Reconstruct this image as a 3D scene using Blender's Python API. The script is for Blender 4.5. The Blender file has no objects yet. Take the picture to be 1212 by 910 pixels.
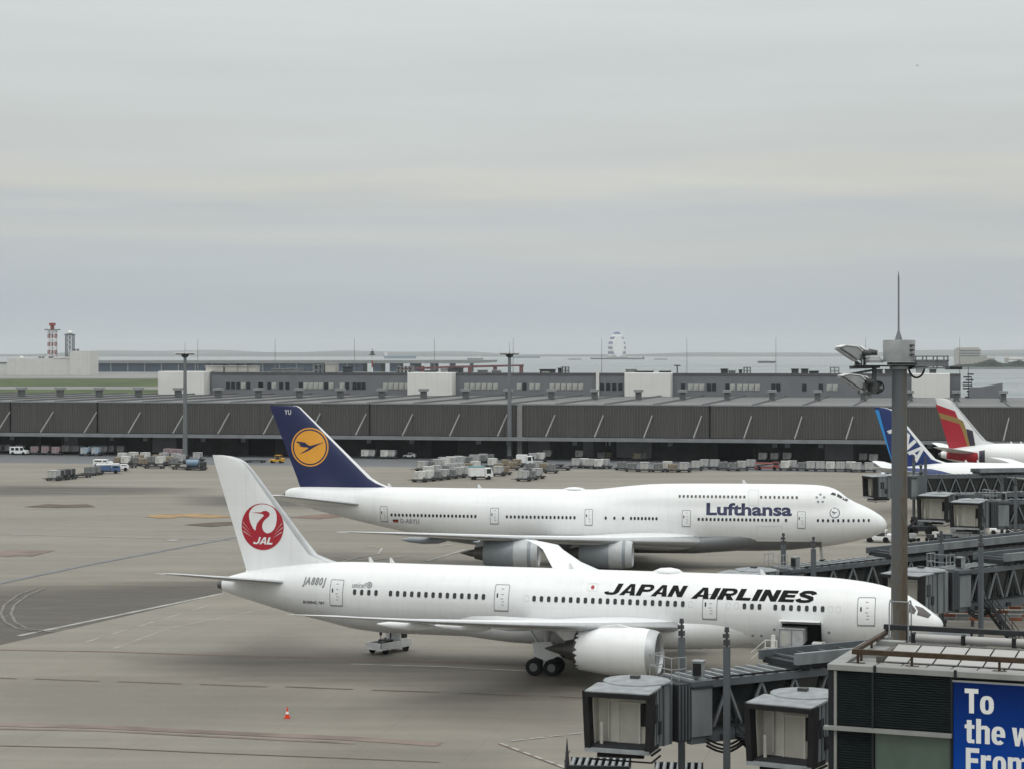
import bpy, bmesh, math, random
from mathutils import Vector, Matrix
random.seed(7)
R = math.radians
SC = bpy.context.scene
COL = SC.collection
# ------------------------------------------------------------------ camera
F, HY, CH = 2406.0, 418.6, 25.85          # focal length in photo pixels, eye-level row, eye height above the apron
cam_d = bpy.data.cameras.new('camera'); cam = bpy.data.objects.new('camera', cam_d); COL.objects.link(cam)
cam.location = (0, 0, CH); cam.rotation_euler = (R(90), 0, 0)
cam_d.sensor_width = 36; cam_d.lens = 36 * F / 1212; cam_d.shift_y = -(455 - HY) / 1212
cam_d.clip_start = 0.5; cam_d.clip_end = 80000
SC.camera = cam
# ------------------------------------------------------------------ world: overcast sky
SUN_EL, SUN_AZ = 62.0, 200.0              # sun veiled by cloud, behind the viewer
W = bpy.data.worlds.new('World'); SC.world = W; W.use_nodes = True
nt = W.node_tree; nt.nodes.clear()
def N(t, **k):
    n = nt.nodes.new(t)
    for a, b in k.items(): setattr(n, a, b)
    return n
def L(a, b): nt.links.new(a, b)
tc = N('ShaderNodeTexCoord'); sep = N('ShaderNodeSeparateXYZ'); L(tc.outputs['Generated'], sep.inputs[0])
def srgb(r, g, b):
    return tuple((c / 255 / 12.92 if c < 10 else ((c / 255 + .055) / 1.055) ** 2.4) for c in (r, g, b)) + (1,)
mp = N('ShaderNodeMapping'); mp.inputs['Scale'].default_value = (2.6, 2.6, 26); L(tc.outputs['Generated'], mp.inputs[0])
n1 = N('ShaderNodeTexNoise'); n1.inputs['Scale'].default_value = 1.7; n1.inputs['Detail'].default_value = 5; n1.inputs['Roughness'].default_value = .55
L(mp.outputs[0], n1.inputs['Vector'])
# elevation, gently warped by the noise so the layers are not ruler straight
wz = N('ShaderNodeMath', operation='MULTIPLY_ADD'); L(n1.outputs['Fac'], wz.inputs[0]); wz.inputs[1].default_value = .05
off = N('ShaderNodeMath', operation='SUBTRACT'); L(sep.outputs['Z'], off.inputs[0]); off.inputs[1].default_value = .025
L(off.outputs[0], wz.inputs[2])
sq = N('ShaderNodeMath', operation='MAXIMUM'); L(wz.outputs[0], sq.inputs[0]); sq.inputs[1].default_value = 0
sr = N('ShaderNodeMath', operation='POWER'); L(sq.outputs[0], sr.inputs[0]); sr.inputs[1].default_value = .5
cr = N('ShaderNodeValToRGB'); L(sr.outputs[0], cr.inputs[0])
stops = [(0, srgb(176, 187, 193)), (.02, srgb(180, 188, 196)), (.046, srgb(185, 192, 196)), (.060, srgb(194, 198, 197)), (.072, srgb(189, 195, 198)), (.086, srgb(205, 206, 201)),
         (.100, srgb(198, 202, 202)), (.125, srgb(201, 207, 207)), (.175, srgb(210, 217, 217)), (.45, (1.05, 1.09, 1.09, 1)), (1.0, (1.75, 1.79, 1.79, 1))]
els = cr.color_ramp.elements
while len(els) < len(stops): els.new(.5)
for e, (p, c) in zip(els, stops): e.position = math.sqrt(p); e.color = tuple(x * k_ * (.995 if p < .2 else 1) for x, k_ in zip(c[:3], (1.005, 1.0, .985))) + (1,)
mp2 = N('ShaderNodeMapping'); mp2.inputs['Scale'].default_value = (1.3, 1.3, 14); mp2.inputs['Location'].default_value = (3, 1, .4); L(tc.outputs['Generated'], mp2.inputs[0])
n2 = N('ShaderNodeTexNoise'); n2.inputs['Scale'].default_value = 2.2; n2.inputs['Detail'].default_value = 6; L(mp2.outputs[0], n2.inputs['Vector'])
mr = N('ShaderNodeMapRange'); mr.inputs[1].default_value = .3; mr.inputs[2].default_value = .7; mr.inputs[3].default_value = .95; mr.inputs[4].default_value = 1.05
L(n2.outputs['Fac'], mr.inputs[0])
mul = N('ShaderNodeVectorMath', operation='SCALE'); L(cr.outputs[0], mul.inputs[0]); L(mr.outputs[0], mul.inputs['Scale'])
sky = N('ShaderNodeTexSky'); sky.sky_type = 'NISHITA'; sky.sun_disc = False; sky.sun_elevation = R(SUN_EL); sky.sun_rotation = R(SUN_AZ)
bg1 = N('ShaderNodeBackground'); L(sky.outputs[0], bg1.inputs[0]); bg1.inputs[1].default_value = .06
bg2 = N('ShaderNodeBackground'); L(mul.outputs[0], bg2.inputs[0]); bg2.inputs[1].default_value = 1.0
mx = N('ShaderNodeMixShader'); mx.inputs[0].default_value = .975; L(bg1.outputs[0], mx.inputs[1]); L(bg2.outputs[0], mx.inputs[2])
wo = N('ShaderNodeOutputWorld'); L(mx.outputs[0], wo.inputs[0])
sun_d = bpy.data.lights.new('sun', 'SUN'); sun_d.energy = 0.5; sun_d.angle = R(35); sun_d.color = (1, .97, .93)
sun = bpy.data.objects.new('sun', sun_d); COL.objects.link(sun)
sdir = Vector((math.sin(R(SUN_AZ)) * math.cos(R(SUN_EL)), math.cos(R(SUN_AZ)) * math.cos(R(SUN_EL)), math.sin(R(SUN_EL))))
sun.rotation_euler = sdir.to_track_quat('Z', 'Y').to_euler(); sun.location = (0, -50, 200)
SC.view_settings.view_transform = 'Standard'; SC.view_settings.look = 'None'; SC.view_settings.gamma = 1; SC.view_settings.exposure = 0.02
SC.cycles.max_bounces = 6; SC.cycles.volume_bounces = 0

# ------------------------------------------------------------------ materials
def mat_base(name):
    m = bpy.data.materials.new(name); m.use_nodes = True
    t = m.node_tree; b = t.nodes['Principled BSDF']
    return m, t, b
def M(name, col, rough=.5, metal=0, var=.1, scale=1.5, bump=0, coat=0, stretch=(1, 1, 1), alpha=None):
    m, t, b = mat_base(name)
    c = t.nodes.new('ShaderNodeTexCoord'); mpn = t.nodes.new('ShaderNodeMapping'); mpn.inputs['Scale'].default_value = stretch
    nz = t.nodes.new('ShaderNodeTexNoise'); nz.inputs['Scale'].default_value = scale; nz.inputs['Detail'].default_value = 5
    t.links.new(c.outputs['Object'], mpn.inputs[0]); t.links.new(mpn.outputs[0], nz.inputs['Vector'])
    r = t.nodes.new('ShaderNodeValToRGB'); r.color_ramp.elements[0].position = .3; r.color_ramp.elements[1].position = .7
    r.color_ramp.elements[0].color = tuple(x * (1 - var) for x in col) + (1,)
    r.color_ramp.elements[1].color = tuple(min(1, x * (1 + var)) for x in col) + (1,)
    t.links.new(nz.outputs['Fac'], r.inputs[0]); t.links.new(r.outputs[0], b.inputs['Base Color'])
    b.inputs['Roughness'].default_value = rough; b.inputs['Metallic'].default_value = metal; b.inputs['Coat Weight'].default_value = coat
    if rough >= .5 and metal < .5: b.inputs['Specular IOR Level'].default_value = .12
    if bump:
        bn = t.nodes.new('ShaderNodeBump'); bn.inputs['Strength'].default_value = bump; bn.inputs['Distance'].default_value = .05
        t.links.new(nz.outputs['Fac'], bn.inputs['Height']); t.links.new(bn.outputs[0], b.inputs['Normal'])
    return m
def lines_mat(name, col, pitch, width, dark, rough=.35, var=.05, axis='X', coat=.3, dirt=None):
    """paint with faint panel joints every `pitch` metres along one object axis"""
    m = M(name, col, rough, 0, var, .35, coat=coat, stretch=(.35, 1, 1))
    t = m.node_tree; b = t.nodes['Principled BSDF']
    src = b.inputs['Base Color'].links[0].from_socket
    c = t.nodes.new('ShaderNodeTexCoord'); s = t.nodes.new('ShaderNodeSeparateXYZ'); t.links.new(c.outputs['Object'], s.inputs[0])
    d = t.nodes.new('ShaderNodeMath'); d.operation = 'DIVIDE'; d.inputs[1].default_value = pitch; t.links.new(s.outputs[axis], d.inputs[0])
    fr = t.nodes.new('ShaderNodeMath'); fr.operation = 'FRACT'; t.links.new(d.outputs[0], fr.inputs[0])
    lt = t.nodes.new('ShaderNodeMath'); lt.operation = 'LESS_THAN'; lt.inputs[1].default_value = width / pitch; t.links.new(fr.outputs[0], lt.inputs[0])
    mxr = t.nodes.new('ShaderNodeMixRGB'); mxr.blend_type = 'MULTIPLY'; t.links.new(lt.outputs[0], mxr.inputs[0]); t.links.new(src, mxr.inputs[1])
    mxr.inputs[2].default_value = (dark, dark, dark, 1)
    cur = mxr.outputs[0]
    if dirt:
        for ax, p_, w_ in (('Z', 1.27, .028), ('X', pitch * 3.1, .05)):
            d2 = t.nodes.new('ShaderNodeMath'); d2.operation = 'DIVIDE'; d2.inputs[1].default_value = p_; t.links.new(s.outputs[ax], d2.inputs[0])
            f2 = t.nodes.new('ShaderNodeMath'); f2.operation = 'FRACT'; t.links.new(d2.outputs[0], f2.inputs[0])
            l2 = t.nodes.new('ShaderNodeMath'); l2.operation = 'LESS_THAN'; l2.inputs[1].default_value = w_ / p_; t.links.new(f2.outputs[0], l2.inputs[0])
            x2 = t.nodes.new('ShaderNodeMixRGB'); x2.blend_type = 'MULTIPLY'; t.links.new(l2.outputs[0], x2.inputs[0]); t.links.new(cur, x2.inputs[1]); x2.inputs[2].default_value = (.93, .93, .935, 1); cur = x2.outputs[0]
        m3 = t.nodes.new('ShaderNodeMapping'); m3.inputs['Scale'].default_value = (1.6, .5, .16); t.links.new(c.outputs['Object'], m3.inputs[0])
        n3 = t.nodes.new('ShaderNodeTexNoise'); n3.inputs['Scale'].default_value = 1.4; n3.inputs['Detail'].default_value = 7; t.links.new(m3.outputs[0], n3.inputs['Vector'])
        r3 = t.nodes.new('ShaderNodeMapRange'); r3.inputs[1].default_value = .45; r3.inputs[2].default_value = .8; r3.inputs[3].default_value = 1; r3.inputs[4].default_value = .945; t.links.new(n3.outputs['Fac'], r3.inputs[0])
        v3 = t.nodes.new('ShaderNodeVectorMath'); v3.operation = 'SCALE'; t.links.new(cur, v3.inputs[0]); t.links.new(r3.outputs[0], v3.inputs['Scale']); cur = v3.outputs[0]
    t.links.new(cur, b.inputs['Base Color'])
    return m
white = lines_mat('airliner white paint', (.71, .72, .72), 2.4, .035, .93, dirt=1)
white2 = lines_mat('airliner white paint b', (.71, .72, .72), 2.6, .045, .94, dirt=1)
wingp = M('wing light grey paint', (.70, .71, .72), .35, 0, .05, .5, coat=.2)
bellyg = M('belly grey paint', (.15, .158, .165), .4, 0, .06, .5, coat=.2)
belly787 = M('belly pale grey paint', (.55, .56, .565), .4, 0, .06, .5, coat=.2)
navy = M('navy paint', (.005, .011, .068), .4, 0, .06, .5, coat=.1)
navyl = M('navy letter paint', (.006, .009, .06), .4, 0, .03)
blk = M('black letter paint', (.008, .008, .008), .7, 0, .03)
winglass = M('cabin window glass', (.018, .02, .024), .12, 0, .1)
yellow = M('amber emblem paint', (.72, .33, .035), .4, 0, .04)
red = M('crimson emblem paint', (.34, .006, .02), .4, 0, .04)
gold = M('gold paint', (.25, .165, .05), .4, 0, .04)
plum = M('dark plum paint', (.03, .02, .04), .4, 0, .04)
skyblue = M('sky blue paint', (.02, .25, .62), .4, 0, .04)
anab = M('royal blue paint', (.004, .022, .13), .4, 0, .05, coat=.1)
lineg = M('door outline grey', (.22, .23, .235), .5, 0, .05)
faint = M('faint outline grey', (.60, .61, .62), .5, 0, .02)
markg = M('small marking grey', (.25, .26, .28), .5, 0, .05)
nac = M('nacelle blue grey', (.205, .232, .255), .35, 0, .06, coat=.2)
nac2 = M('nacelle pale grey', (.40, .42, .43), .35, 0, .06, coat=.2)
alu = M('bare aluminium', (.42, .43, .44), .45, .6, .06)
dmet = M('dark engine metal', (.10, .095, .09), .4, .7, .15)
duct = M('inlet duct grey', (.30, .30, .31), .4, 0, .05)
fanm = M('fan blade dark', (.03, .03, .033), .35, .3, .1)
tyre = M('tyre rubber', (.013, .013, .014), .8, 0, .2, 3)
hub = M('wheel hub grey', (.16, .165, .17), .4, .3, .1)
gearm = M('gear grey paint', (.45, .46, .46), .4, 0, .1)
steel = M('bridge blue grey steel', (.098, .11, .12), .5, 0, .15, .8, stretch=(1, 1, .3))
steell = M('bridge pale panel', (.17, .184, .194), .5, 0, .22, 1.1, stretch=(1, 1, .3))
steeld = M('bridge dark steel', (.03, .033, .036), .6, 0, .2, 1)
roofl = M('weathered pale roof', (.235, .25, .26), .5, 0, .25, 1.3)
rubber = M('black bellows rubber', (.018, .018, .018), .8, 0, .2, 2)
cream = M('cab interior cream', (.60, .58, .52), .6, 0, .06)
creamd = M('cab door cream', (.50, .48, .42), .6, 0, .06)
tglass = M('tunnel dark glass', (.012, .016, .017), .12, 0, .2, .4)
tgreen = M('green tinted glass', (.09, .13, .105), .12, 0, .25, .5, stretch=(1, 1, .4))
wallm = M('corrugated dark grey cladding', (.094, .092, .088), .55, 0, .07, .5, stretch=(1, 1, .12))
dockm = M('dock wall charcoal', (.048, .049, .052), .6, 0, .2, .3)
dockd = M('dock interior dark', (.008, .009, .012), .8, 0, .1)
doorm = M('roller door grey', (.20, .205, .215), .5, 0, .08, .6)
roofm = M('metal roof grey', (.115, .116, .117), .5, 0, .25, .06)
ridgem = M('roof ridge grey', (.10, .10, .104), .5, 0, .1)
ventm = M('roof vent grey', (.26, .27, .27), .5, 0, .12, 1)
ventd = M('roof vent neck grey', (.115, .12, .12), .5, 0, .12, 1)
canm = M('canopy edge grey', (.21, .22, .23), .5, 0, .12, .4)
strutm = M('canopy strut pale', (.25, .25, .245), .5, 0, .1)
greyw = M('office cladding grey', (.17, .178, .19), .5, 0, .07, .25)
whitew = lines_mat('stair tower white cladding', (.68, .675, .65), 3.4, .10, .86, .5, .04, 'X', 0)
blind = M('window with pale blinds', (.34, .345, .32), .35, 0, .3, .5)
hvac = M('rooftop unit grey', (.2, .21, .21), .6, 0, .2, 1)
hvacd = M('rooftop unit dark', (.06, .065, .07), .6, 0, .2, 1)
pale = M('pale concrete cladding', (.42, .41, .38), .7, 0, .08, .2)
hangw = lines_mat('hangar off white cladding', (.55, .55, .52), 11, .5, .88, .6, .05, 'X', 0)
jetm = M('jetty concrete', (.23, .24, .24), .7, 0, .1, .02)
jetd = M('jetty underside blue grey', (.05, .075, .11), .7, 0, .2, .03)
rustr = M('trestle rust red', (.16, .055, .06), .7, 0, .15, .05)
redt = M('tower red paint', (.24, .045, .04), .6, 0, .1)
whitet = M('tower white paint', (.66, .66, .65), .6, 0, .1)
darkt = M('tower dark steel', (.09, .11, .12), .6, 0, .1)
bluet = M('vent tower blue paint', (.035, .085, .19), .6, 0, .1)
polem = M('mast galvanised grey', (.17, .18, .19), .55, .2, .14, 1.2, stretch=(1, 1, .2))
headm = M('mast head grey', (.27, .28, .28), .5, 0, .12, 2)
lampw = M('floodlight white housing', (.66, .67, .67), .35, 0, .08, 2)
lampd = M('floodlight dark bracket', (.08, .085, .085), .5, .3, .2, 3)
railb = M('weathered brown rail', (.06, .042, .028), .6, .2, .35, 1.5)
raild = M('dark grey rail', (.035, .037, .04), .5, .3, .2, 1.5)
slabm = M('roof slab stained grey', (.24, .243, .235), .7, 0, .25, .9)
tilem = M('roof skylight tile', (.31, .305, .295), .4, 0, .09, .8)
curb = M('roof curb dark', (.12, .115, .105), .8, 0, .3, 1.2)
louv = M('louvre charcoal', (.016, .022, .024), .5, 0, .15, 1)
mull = M('mullion dark', (.02, .022, .024), .5, 0, .1)
sill = M('facade pale sill', (.24, .245, .235), .5, 0, .1, 1)
letw = M('banner white letters', (.72, .73, .72), .6, 0, .03)
conr = M('cone orange red', (.62, .055, .02), .5, 0, .08, 4)
conw = M('cone white band', (.8, .78, .76), .5, 0, .05)
gwhite = M('vehicle white paint', (.72, .73, .73), .4, 0, .1, 2)
gsilver = M('container aluminium', (.42, .43, .43), .45, .25, .18, 2)
gwhite2 = M('container white', (.58, .58, .56), .5, 0, .15, 2)
gpink = M('container dusty pink', (.27, .19, .20), .6, 0, .2, 2)
gblue = M('container pale blue', (.30, .38, .46), .5, 0, .15, 2)
gtan = M('wrapped cargo tan', (.26, .22, .17), .7, 0, .3, 3)
gdark = M('dolly dark steel', (.06, .062, .065), .6, .2, .2, 2)
gyel = M('vehicle yellow', (.55, .30, .03), .45, 0, .12, 2)
gred = M('vehicle red', (.26, .06, .05), .45, 0, .2, 2)
gteal = M('vehicle teal roof', (.06, .24, .27), .45, 0, .12, 2)
gnavy = M('vehicle blue', (.06, .12, .25), .45, 0, .15, 2)
gtank = M('tank blue grey', (.16, .24, .33), .45, 0, .12, 2)
cglass = M('cockpit glass', (.075, .062, .066), .15, 0, .3, 2)
fglass = M('floodlight lens grey', (.22, .23, .235), .4, 0, .2, 4)
vglass = M('vehicle glass', (.02, .024, .027), .1, 0, .1)
beac = M('beacon dark', (.04, .04, .045), .4, 0, .2)
lnw = M('worn white line', (.31, .305, .285), .8, 0, .25, .6)
lnr = M('worn red brown line', (.155, .105, .085), .85, 0, .25, .4)
lnd = M('dark worn line', (.085, .066, .05), .85, 0, .2, .4)
lno = M('worn orange marking', (.27, .175, .085), .85, 0, .3, .3)
lnp = M('worn reddish paint', (.165, .13, .112), .85, 0, .3, .3)
lns = M('blue grey joint', (.15, .155, .165), .85, 0, .1, .3)
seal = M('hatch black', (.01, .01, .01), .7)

# ------------------------------------------------------------------ helpers
class MB:
    def __init__(s): s.v = []; s.f = []; s.m = []
    def add(s, vs, fs, mi=0):
        o = len(s.v); s.v += [tuple(p) for p in vs]; s.f += [[i + o for i in f] for f in fs]; s.m += [mi] * len(fs); return s
    def box(s, x0, x1, y0, y1, z0, z1, mi=0):
        return s.add([(x0, y0, z0), (x1, y0, z0), (x1, y1, z0), (x0, y1, z0), (x0, y0, z1), (x1, y0, z1), (x1, y1, z1), (x0, y1, z1)],
                     [(3, 2, 1, 0), (4, 5, 6, 7), (0, 1, 5, 4), (1, 2, 6, 5), (2, 3, 7, 6), (3, 0, 4, 7)], mi)
    def bar(s, p, q, w, h=None, mi=0):
        h = h or w; p = Vector(p); q = Vector(q); d = (q - p).normalized()
        up = Vector((0, 0, 1)) if abs(d.z) < .95 else Vector((0, 1, 0))
        a = d.cross(up).normalized() * w / 2; b = a.cross(d).normalized() * h / 2
        vs = [p - a - b, p + a - b, p + a + b, p - a + b, q - a - b, q + a - b, q + a + b, q - a + b]
        return s.add(vs, [(0, 1, 2, 3), (7, 6, 5, 4), (4, 5, 1, 0), (5, 6, 2, 1), (6, 7, 3, 2), (7, 4, 0, 3)], mi)
    def tube(s, p, q, r0, r1=None, n=10, mi=0):
        r1 = r0 if r1 is None else r1
        p = Vector(p); q = Vector(q); d = (q - p).normalized()
        up = Vector((0, 0, 1)) if abs(d.z) < .95 else Vector((1, 0, 0))
        a = d.cross(up).normalized(); b = d.cross(a)
        vs = [c + (a * math.cos(2 * math.pi * i / n) + b * math.sin(2 * math.pi * i / n)) * r for c, r in ((p, r0), (q, r1)) for i in range(n)]
        fs = [(i, i + n, (i + 1) % n + n, (i + 1) % n) for i in range(n)] + [tuple(range(n)), tuple(range(2 * n - 1, n - 1, -1))]
        return s.add(vs, fs, mi)
    def loft(s, rings, cap0=True, cap1=True, mi=0, close=True):
        n = len(rings[0]); vs = [p for r in rings for p in r]; fs = []
        for k in range(len(rings) - 1):
            for i in range(n if close else n - 1):
                j = (i + 1) % n; fs.append((k * n + i, k * n + j, (k + 1) * n + j, (k + 1) * n + i))
        if cap0: fs.append(tuple(range(n - 1, -1, -1)))
        if cap1: fs.append(tuple((len(rings) - 1) * n + i for i in range(n)))
        return s.add(vs, fs, mi)
    def lathe(s, prof, c, ax, n=24, mi=0):
        """prof: (distance along ax, radius)"""
        c = Vector(c); ax = Vector(ax).normalized(); up = Vector((0, 0, 1)) if abs(ax.z) < .9 else Vector((1, 0, 0))
        a = ax.cross(up).normalized(); b = ax.cross(a)
        rings = [[c + ax * t + (a * math.cos(2 * math.pi * i / n) + b * math.sin(2 * math.pi * i / n)) * max(r, .001) for i in range(n)] for t, r in prof]
        return s.loft(rings, True, True, mi)
    def prism(s, pts, vec, mi=0):
        n = len(pts); vec = Vector(vec); vs = [Vector(p) for p in pts] + [Vector(p) + vec for p in pts]
        return s.add(vs, [tuple(range(n - 1, -1, -1)), tuple(range(n, 2 * n))] + [(i, (i + 1) % n, (i + 1) % n + n, i + n) for i in range(n)], mi)
    def mesh(s, name, mats, smooth=0, fix=True):
        me = bpy.data.meshes.new(name); me.from_pydata(s.v, [], s.f)
        for m in (mats if isinstance(mats, (list, tuple)) else [mats]): me.materials.append(m)
        me.polygons.foreach_set('material_index', s.m)
        if fix:
            bm = bmesh.new(); bm.from_mesh(me); bmesh.ops.recalc_face_normals(bm, faces=bm.faces); bm.to_mesh(me); bm.free()
        if smooth:
            me.polygons.foreach_set('use_smooth', [True] * len(me.polygons)); me.set_sharp_from_angle(angle=R(smooth))
        me.update(); return me
    def build(s, name, mats, parent=None, smooth=0, label=None, cat=None, group=None, kind=None, fix=True, bevel=0):
        o = bpy.data.objects.new(name, s.mesh(name, mats, smooth, fix)); COL.objects.link(o)
        if parent: o.parent = parent
        if bevel:
            b = o.modifiers.new('bevel', 'BEVEL'); b.width = bevel; b.segments = 2; b.limit_method = 'ANGLE'
        return tag(o, label, cat, group, kind)
def tag(o, label=None, cat=None, group=None, kind=None):
    if label: o['label'] = label
    if cat: o['category'] = cat
    if group: o['group'] = group
    if kind: o['kind'] = kind
    return o
def thing(name, label, cat, loc, rz=0, group=None):
    o = bpy.data.objects.new(name, None); COL.objects.link(o); o.empty_display_size = .5
    o.location = loc; o.rotation_euler = (0, 0, rz)
    return tag(o, label, cat, group)
def link_mesh(name, me, parent, mtx=None):
    o = bpy.data.objects.new(name, me); COL.objects.link(o); o.parent = parent
    if mtx is not None: o.matrix_local = mtx
    return o
def kids(o): return [c for c in bpy.data.objects if c.parent == o]
def dup(root, loc, rz, label=None, group=None, tree=None):
    tree = tree or [(c, kids(c)) for c in kids(root)]
    r = root.copy(); COL.objects.link(r); r.location = loc; r.rotation_euler = (0, 0, rz)
    if label: r['label'] = label
    if group: r['group'] = group
    for c, gs in tree:
        d = c.copy(); COL.objects.link(d); d.parent = r
        for g in gs:
            e = g.copy(); COL.objects.link(e); e.parent = d
    return r
def P(x, y, D): return Vector(((x - 606) / F * D, D, CH - (y - HY) / F * D))
def G(x, y, z=0.0):
    D = (CH - z) * F / (y - HY); return Vector(((x - 606) / F * D, D, z))
def pchip(xs, ys):
    n = len(xs); h = [xs[i + 1] - xs[i] for i in range(n - 1)]; d = [(ys[i + 1] - ys[i]) / h[i] for i in range(n - 1)]
    m = [d[0]] + [0] * (n - 2) + [d[-1]]
    for i in range(1, n - 1):
        if d[i - 1] * d[i] > 0:
            w1 = 2 * h[i] + h[i - 1]; w2 = h[i] + 2 * h[i - 1]; m[i] = (w1 + w2) / (w1 / d[i - 1] + w2 / d[i])
    def f(x):
        if x <= xs[0]: return ys[0]
        if x >= xs[-1]: return ys[-1]
        i = 0
        while x > xs[i + 1]: i += 1
        t = (x - xs[i]) / h[i]
        return ys[i] * (1 + 2 * t) * (1 - t) ** 2 + h[i] * m[i] * t * (1 - t) ** 2 + ys[i + 1] * t * t * (3 - 2 * t) + h[i] * m[i + 1] * t * t * (t - 1)
    return f
# flat figures (u right, v up) that are later wrapped on a surface
def fig(polys):
    bm = bmesh.new()
    for p in polys:
        a = sum(p[i][0] * p[(i + 1) % len(p)][1] - p[(i + 1) % len(p)][0] * p[i][1] for i in range(len(p)))
        if a < 0: p = p[::-1]
        bm.faces.new([bm.verts.new((x, y, 0)) for x, y in p])
    for f in bm.faces: f.normal_update()
    bmesh.ops.triangulate(bm, faces=bm.faces, ngon_method='EAR_CLIP'); return bm
def ell(cx, cy, rx, ry, n=40): return [(cx + rx * math.cos(2 * math.pi * i / n), cy + ry * math.sin(2 * math.pi * i / n)) for i in range(n)]
def rrect(x0, x1, y0, y1, r, n=4):
    o = []
    for cx, cy, a in ((x1 - r, y1 - r, 0), (x0 + r, y1 - r, 90), (x0 + r, y0 + r, 180), (x1 - r, y0 + r, 270)):
        for i in range(n + 1):
            t = R(a + 90 * i / n); o.append((cx + r * math.cos(t), cy + r * math.sin(t)))
    return o
def ring_fig(outer, inner):
    bm = bmesh.new(); a = [bm.verts.new((x, y, 0)) for x, y in outer]; b = [bm.verts.new((x, y, 0)) for x, y in inner]; n = len(a)
    for i in range(n): bm.faces.new((a[i], a[(i + 1) % n], b[(i + 1) % n], b[i]))
    return bm
def strip(pts, th, tv):
    """heavy stroke along a centre line: th thick where it runs upright, tv where it runs level"""
    L_, R_ = [], []
    for i, (x, y) in enumerate(pts):
        a, b = pts[max(0, i - 1)], pts[min(len(pts) - 1, i + 1)]; dx, dy = b[0] - a[0], b[1] - a[1]; d = math.hypot(dx, dy); dx /= d; dy /= d
        w = (th * abs(dy) ** 1.5 + tv * abs(dx) ** 1.5) / (abs(dy) ** 1.5 + abs(dx) ** 1.5) / 2; L_.append((x - dy * w, y + dx * w)); R_.append((x + dy * w, y - dx * w))
    return [[L_[i], L_[i + 1], R_[i + 1], R_[i]] for i in range(len(pts) - 1)]
def heavy(ch, W=1.0, t=.35, b=.25):
    q = lambda x0, x1, y0, y1: [(x0, y0), (x1, y0), (x1, y1), (x0, y1)]
    arc = lambda cx, cy, rx, ry, a0, a1, n=6: [(cx + rx * math.cos(R(a0 + (a1 - a0) * i / n)), cy + ry * math.sin(R(a0 + (a1 - a0) * i / n))) for i in range(n + 1)]
    if ch == 'I': return [q(0, t, 0, 1)], t
    if ch == 'L': return [q(0, t, 0, 1), q(t, W * .86, 0, b)], W * .86
    if ch == 'E': return [q(0, t, 0, 1), q(t, W * .92, 0, b), q(t, W * .86, .4, .4 + b * .95), q(t, W * .92, 1 - b, 1)], W * .92
    if ch == 'N': return [q(0, t * .92, 0, 1), q(W - t * .92, W, 0, 1), [(t * .92, 1), (t * .92, .55), (W - t * .92, 0), (W - t * .92, .45)]], W
    if ch == 'A':
        W *= 1.08; xl = lambda y: t + (W / 2 - t) * y / .78
        return [[(0, 0), (t, 0), (W / 2, .78), (W / 2, 1), (W * .35, 1)], [(W, 0), (W * .65, 1), (W / 2, 1), (W / 2, .78), (W - t, 0)], [(xl(.19), .19), (W - xl(.19), .19), (W - xl(.37), .37), (xl(.37), .37)]], W
    if ch in 'PR':
        lo = .36; m = (1 + lo) / 2; bw_ = [(t, 1)] + arc(W * .68, m, W * .32, (1 - lo) / 2, 90, -90) + [(t, lo), (t, lo + b * .85)] + arc(W * .62, m, W * .14, (1 - lo) / 2 - b * .85, -90, 90)[0:] + [(t, 1 - b * .85)]
        r = [q(0, t, 0, 1), bw_]
        if ch == 'R': r.append([(W * .42, lo), (W * .72, lo), (W, 0), (W - t * 1.2, 0)])
        return r, W
    if ch == 'J': return [[(W - t, 1), (W, 1), (W, .34)] + arc(W * .62, .34, W * .38, .34, 0, -90) + arc(W * .34, .30, W * .34, .30, 270, 190) + [(t * .9, .32)] + arc(W * .38, .32, W * .1, .11, 190, 270, 3) + arc(W * .58, .36, W - t - W * .58, .15, -90, 0, 4)], W
    xh = .74
    def cap(x0, x1): return [(x0, xh - .17), (x0, xh - .04), (x0 + .07, xh), (x1 - .12, xh), (x1, xh - .12), (x1, xh - .17), (x1 - t, xh - .17), (x1 - t - .03, xh - .14)]
    oc = lambda a0, a1, n: [(W / 2 + (W - t) / 2 * math.copysign(abs(math.cos(R(a0 + (a1 - a0) * i / n))) ** .75, math.cos(R(a0 + (a1 - a0) * i / n))), xh / 2 + (xh - b * .8) / 2 * math.copysign(abs(math.sin(R(a0 + (a1 - a0) * i / n))) ** .75, math.sin(R(a0 + (a1 - a0) * i / n)))) for i in range(n + 1)]
    if ch == 'T': return [q(0, W, 1 - b, 1), q(W / 2 - t / 2, W / 2 + t / 2, 0, 1 - b)], W
    if ch == 'F': return [q(0, t, 0, 1), q(t, W, 1 - b, 1), q(t, W * .92, .4, .4 + b)], W
    if ch == 'o': return strip(oc(0, 360, 28), t, b * .8), W
    if ch == 'e': return strip(oc(-8, 318, 26), t, b * .8) + [q(t, W - t, xh * .44, xh * .44 + b * .55)], W
    if ch == 't': W *= .72; c_ = W * .22; return [q(c_, c_ + t, .1, .93), q(0, c_, xh - b * .8, xh), q(c_ + t, W, xh - b * .8, xh), [(c_, .1), (c_ + .05, 0), (W, 0), (W, .15), (c_ + t, .15), (c_ + t, .1)]], W
    if ch == 'h': return [q(0, t, 0, 1), q(W - t, W, 0, xh - .17), cap(t, W)], W
    if ch == 'r': W *= .75; return [q(0, t, 0, xh), [(t, xh - .2), (t, xh - .05), (t + .09, xh + .01), (W, xh + .01), (W, xh - .2)]], W
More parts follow.
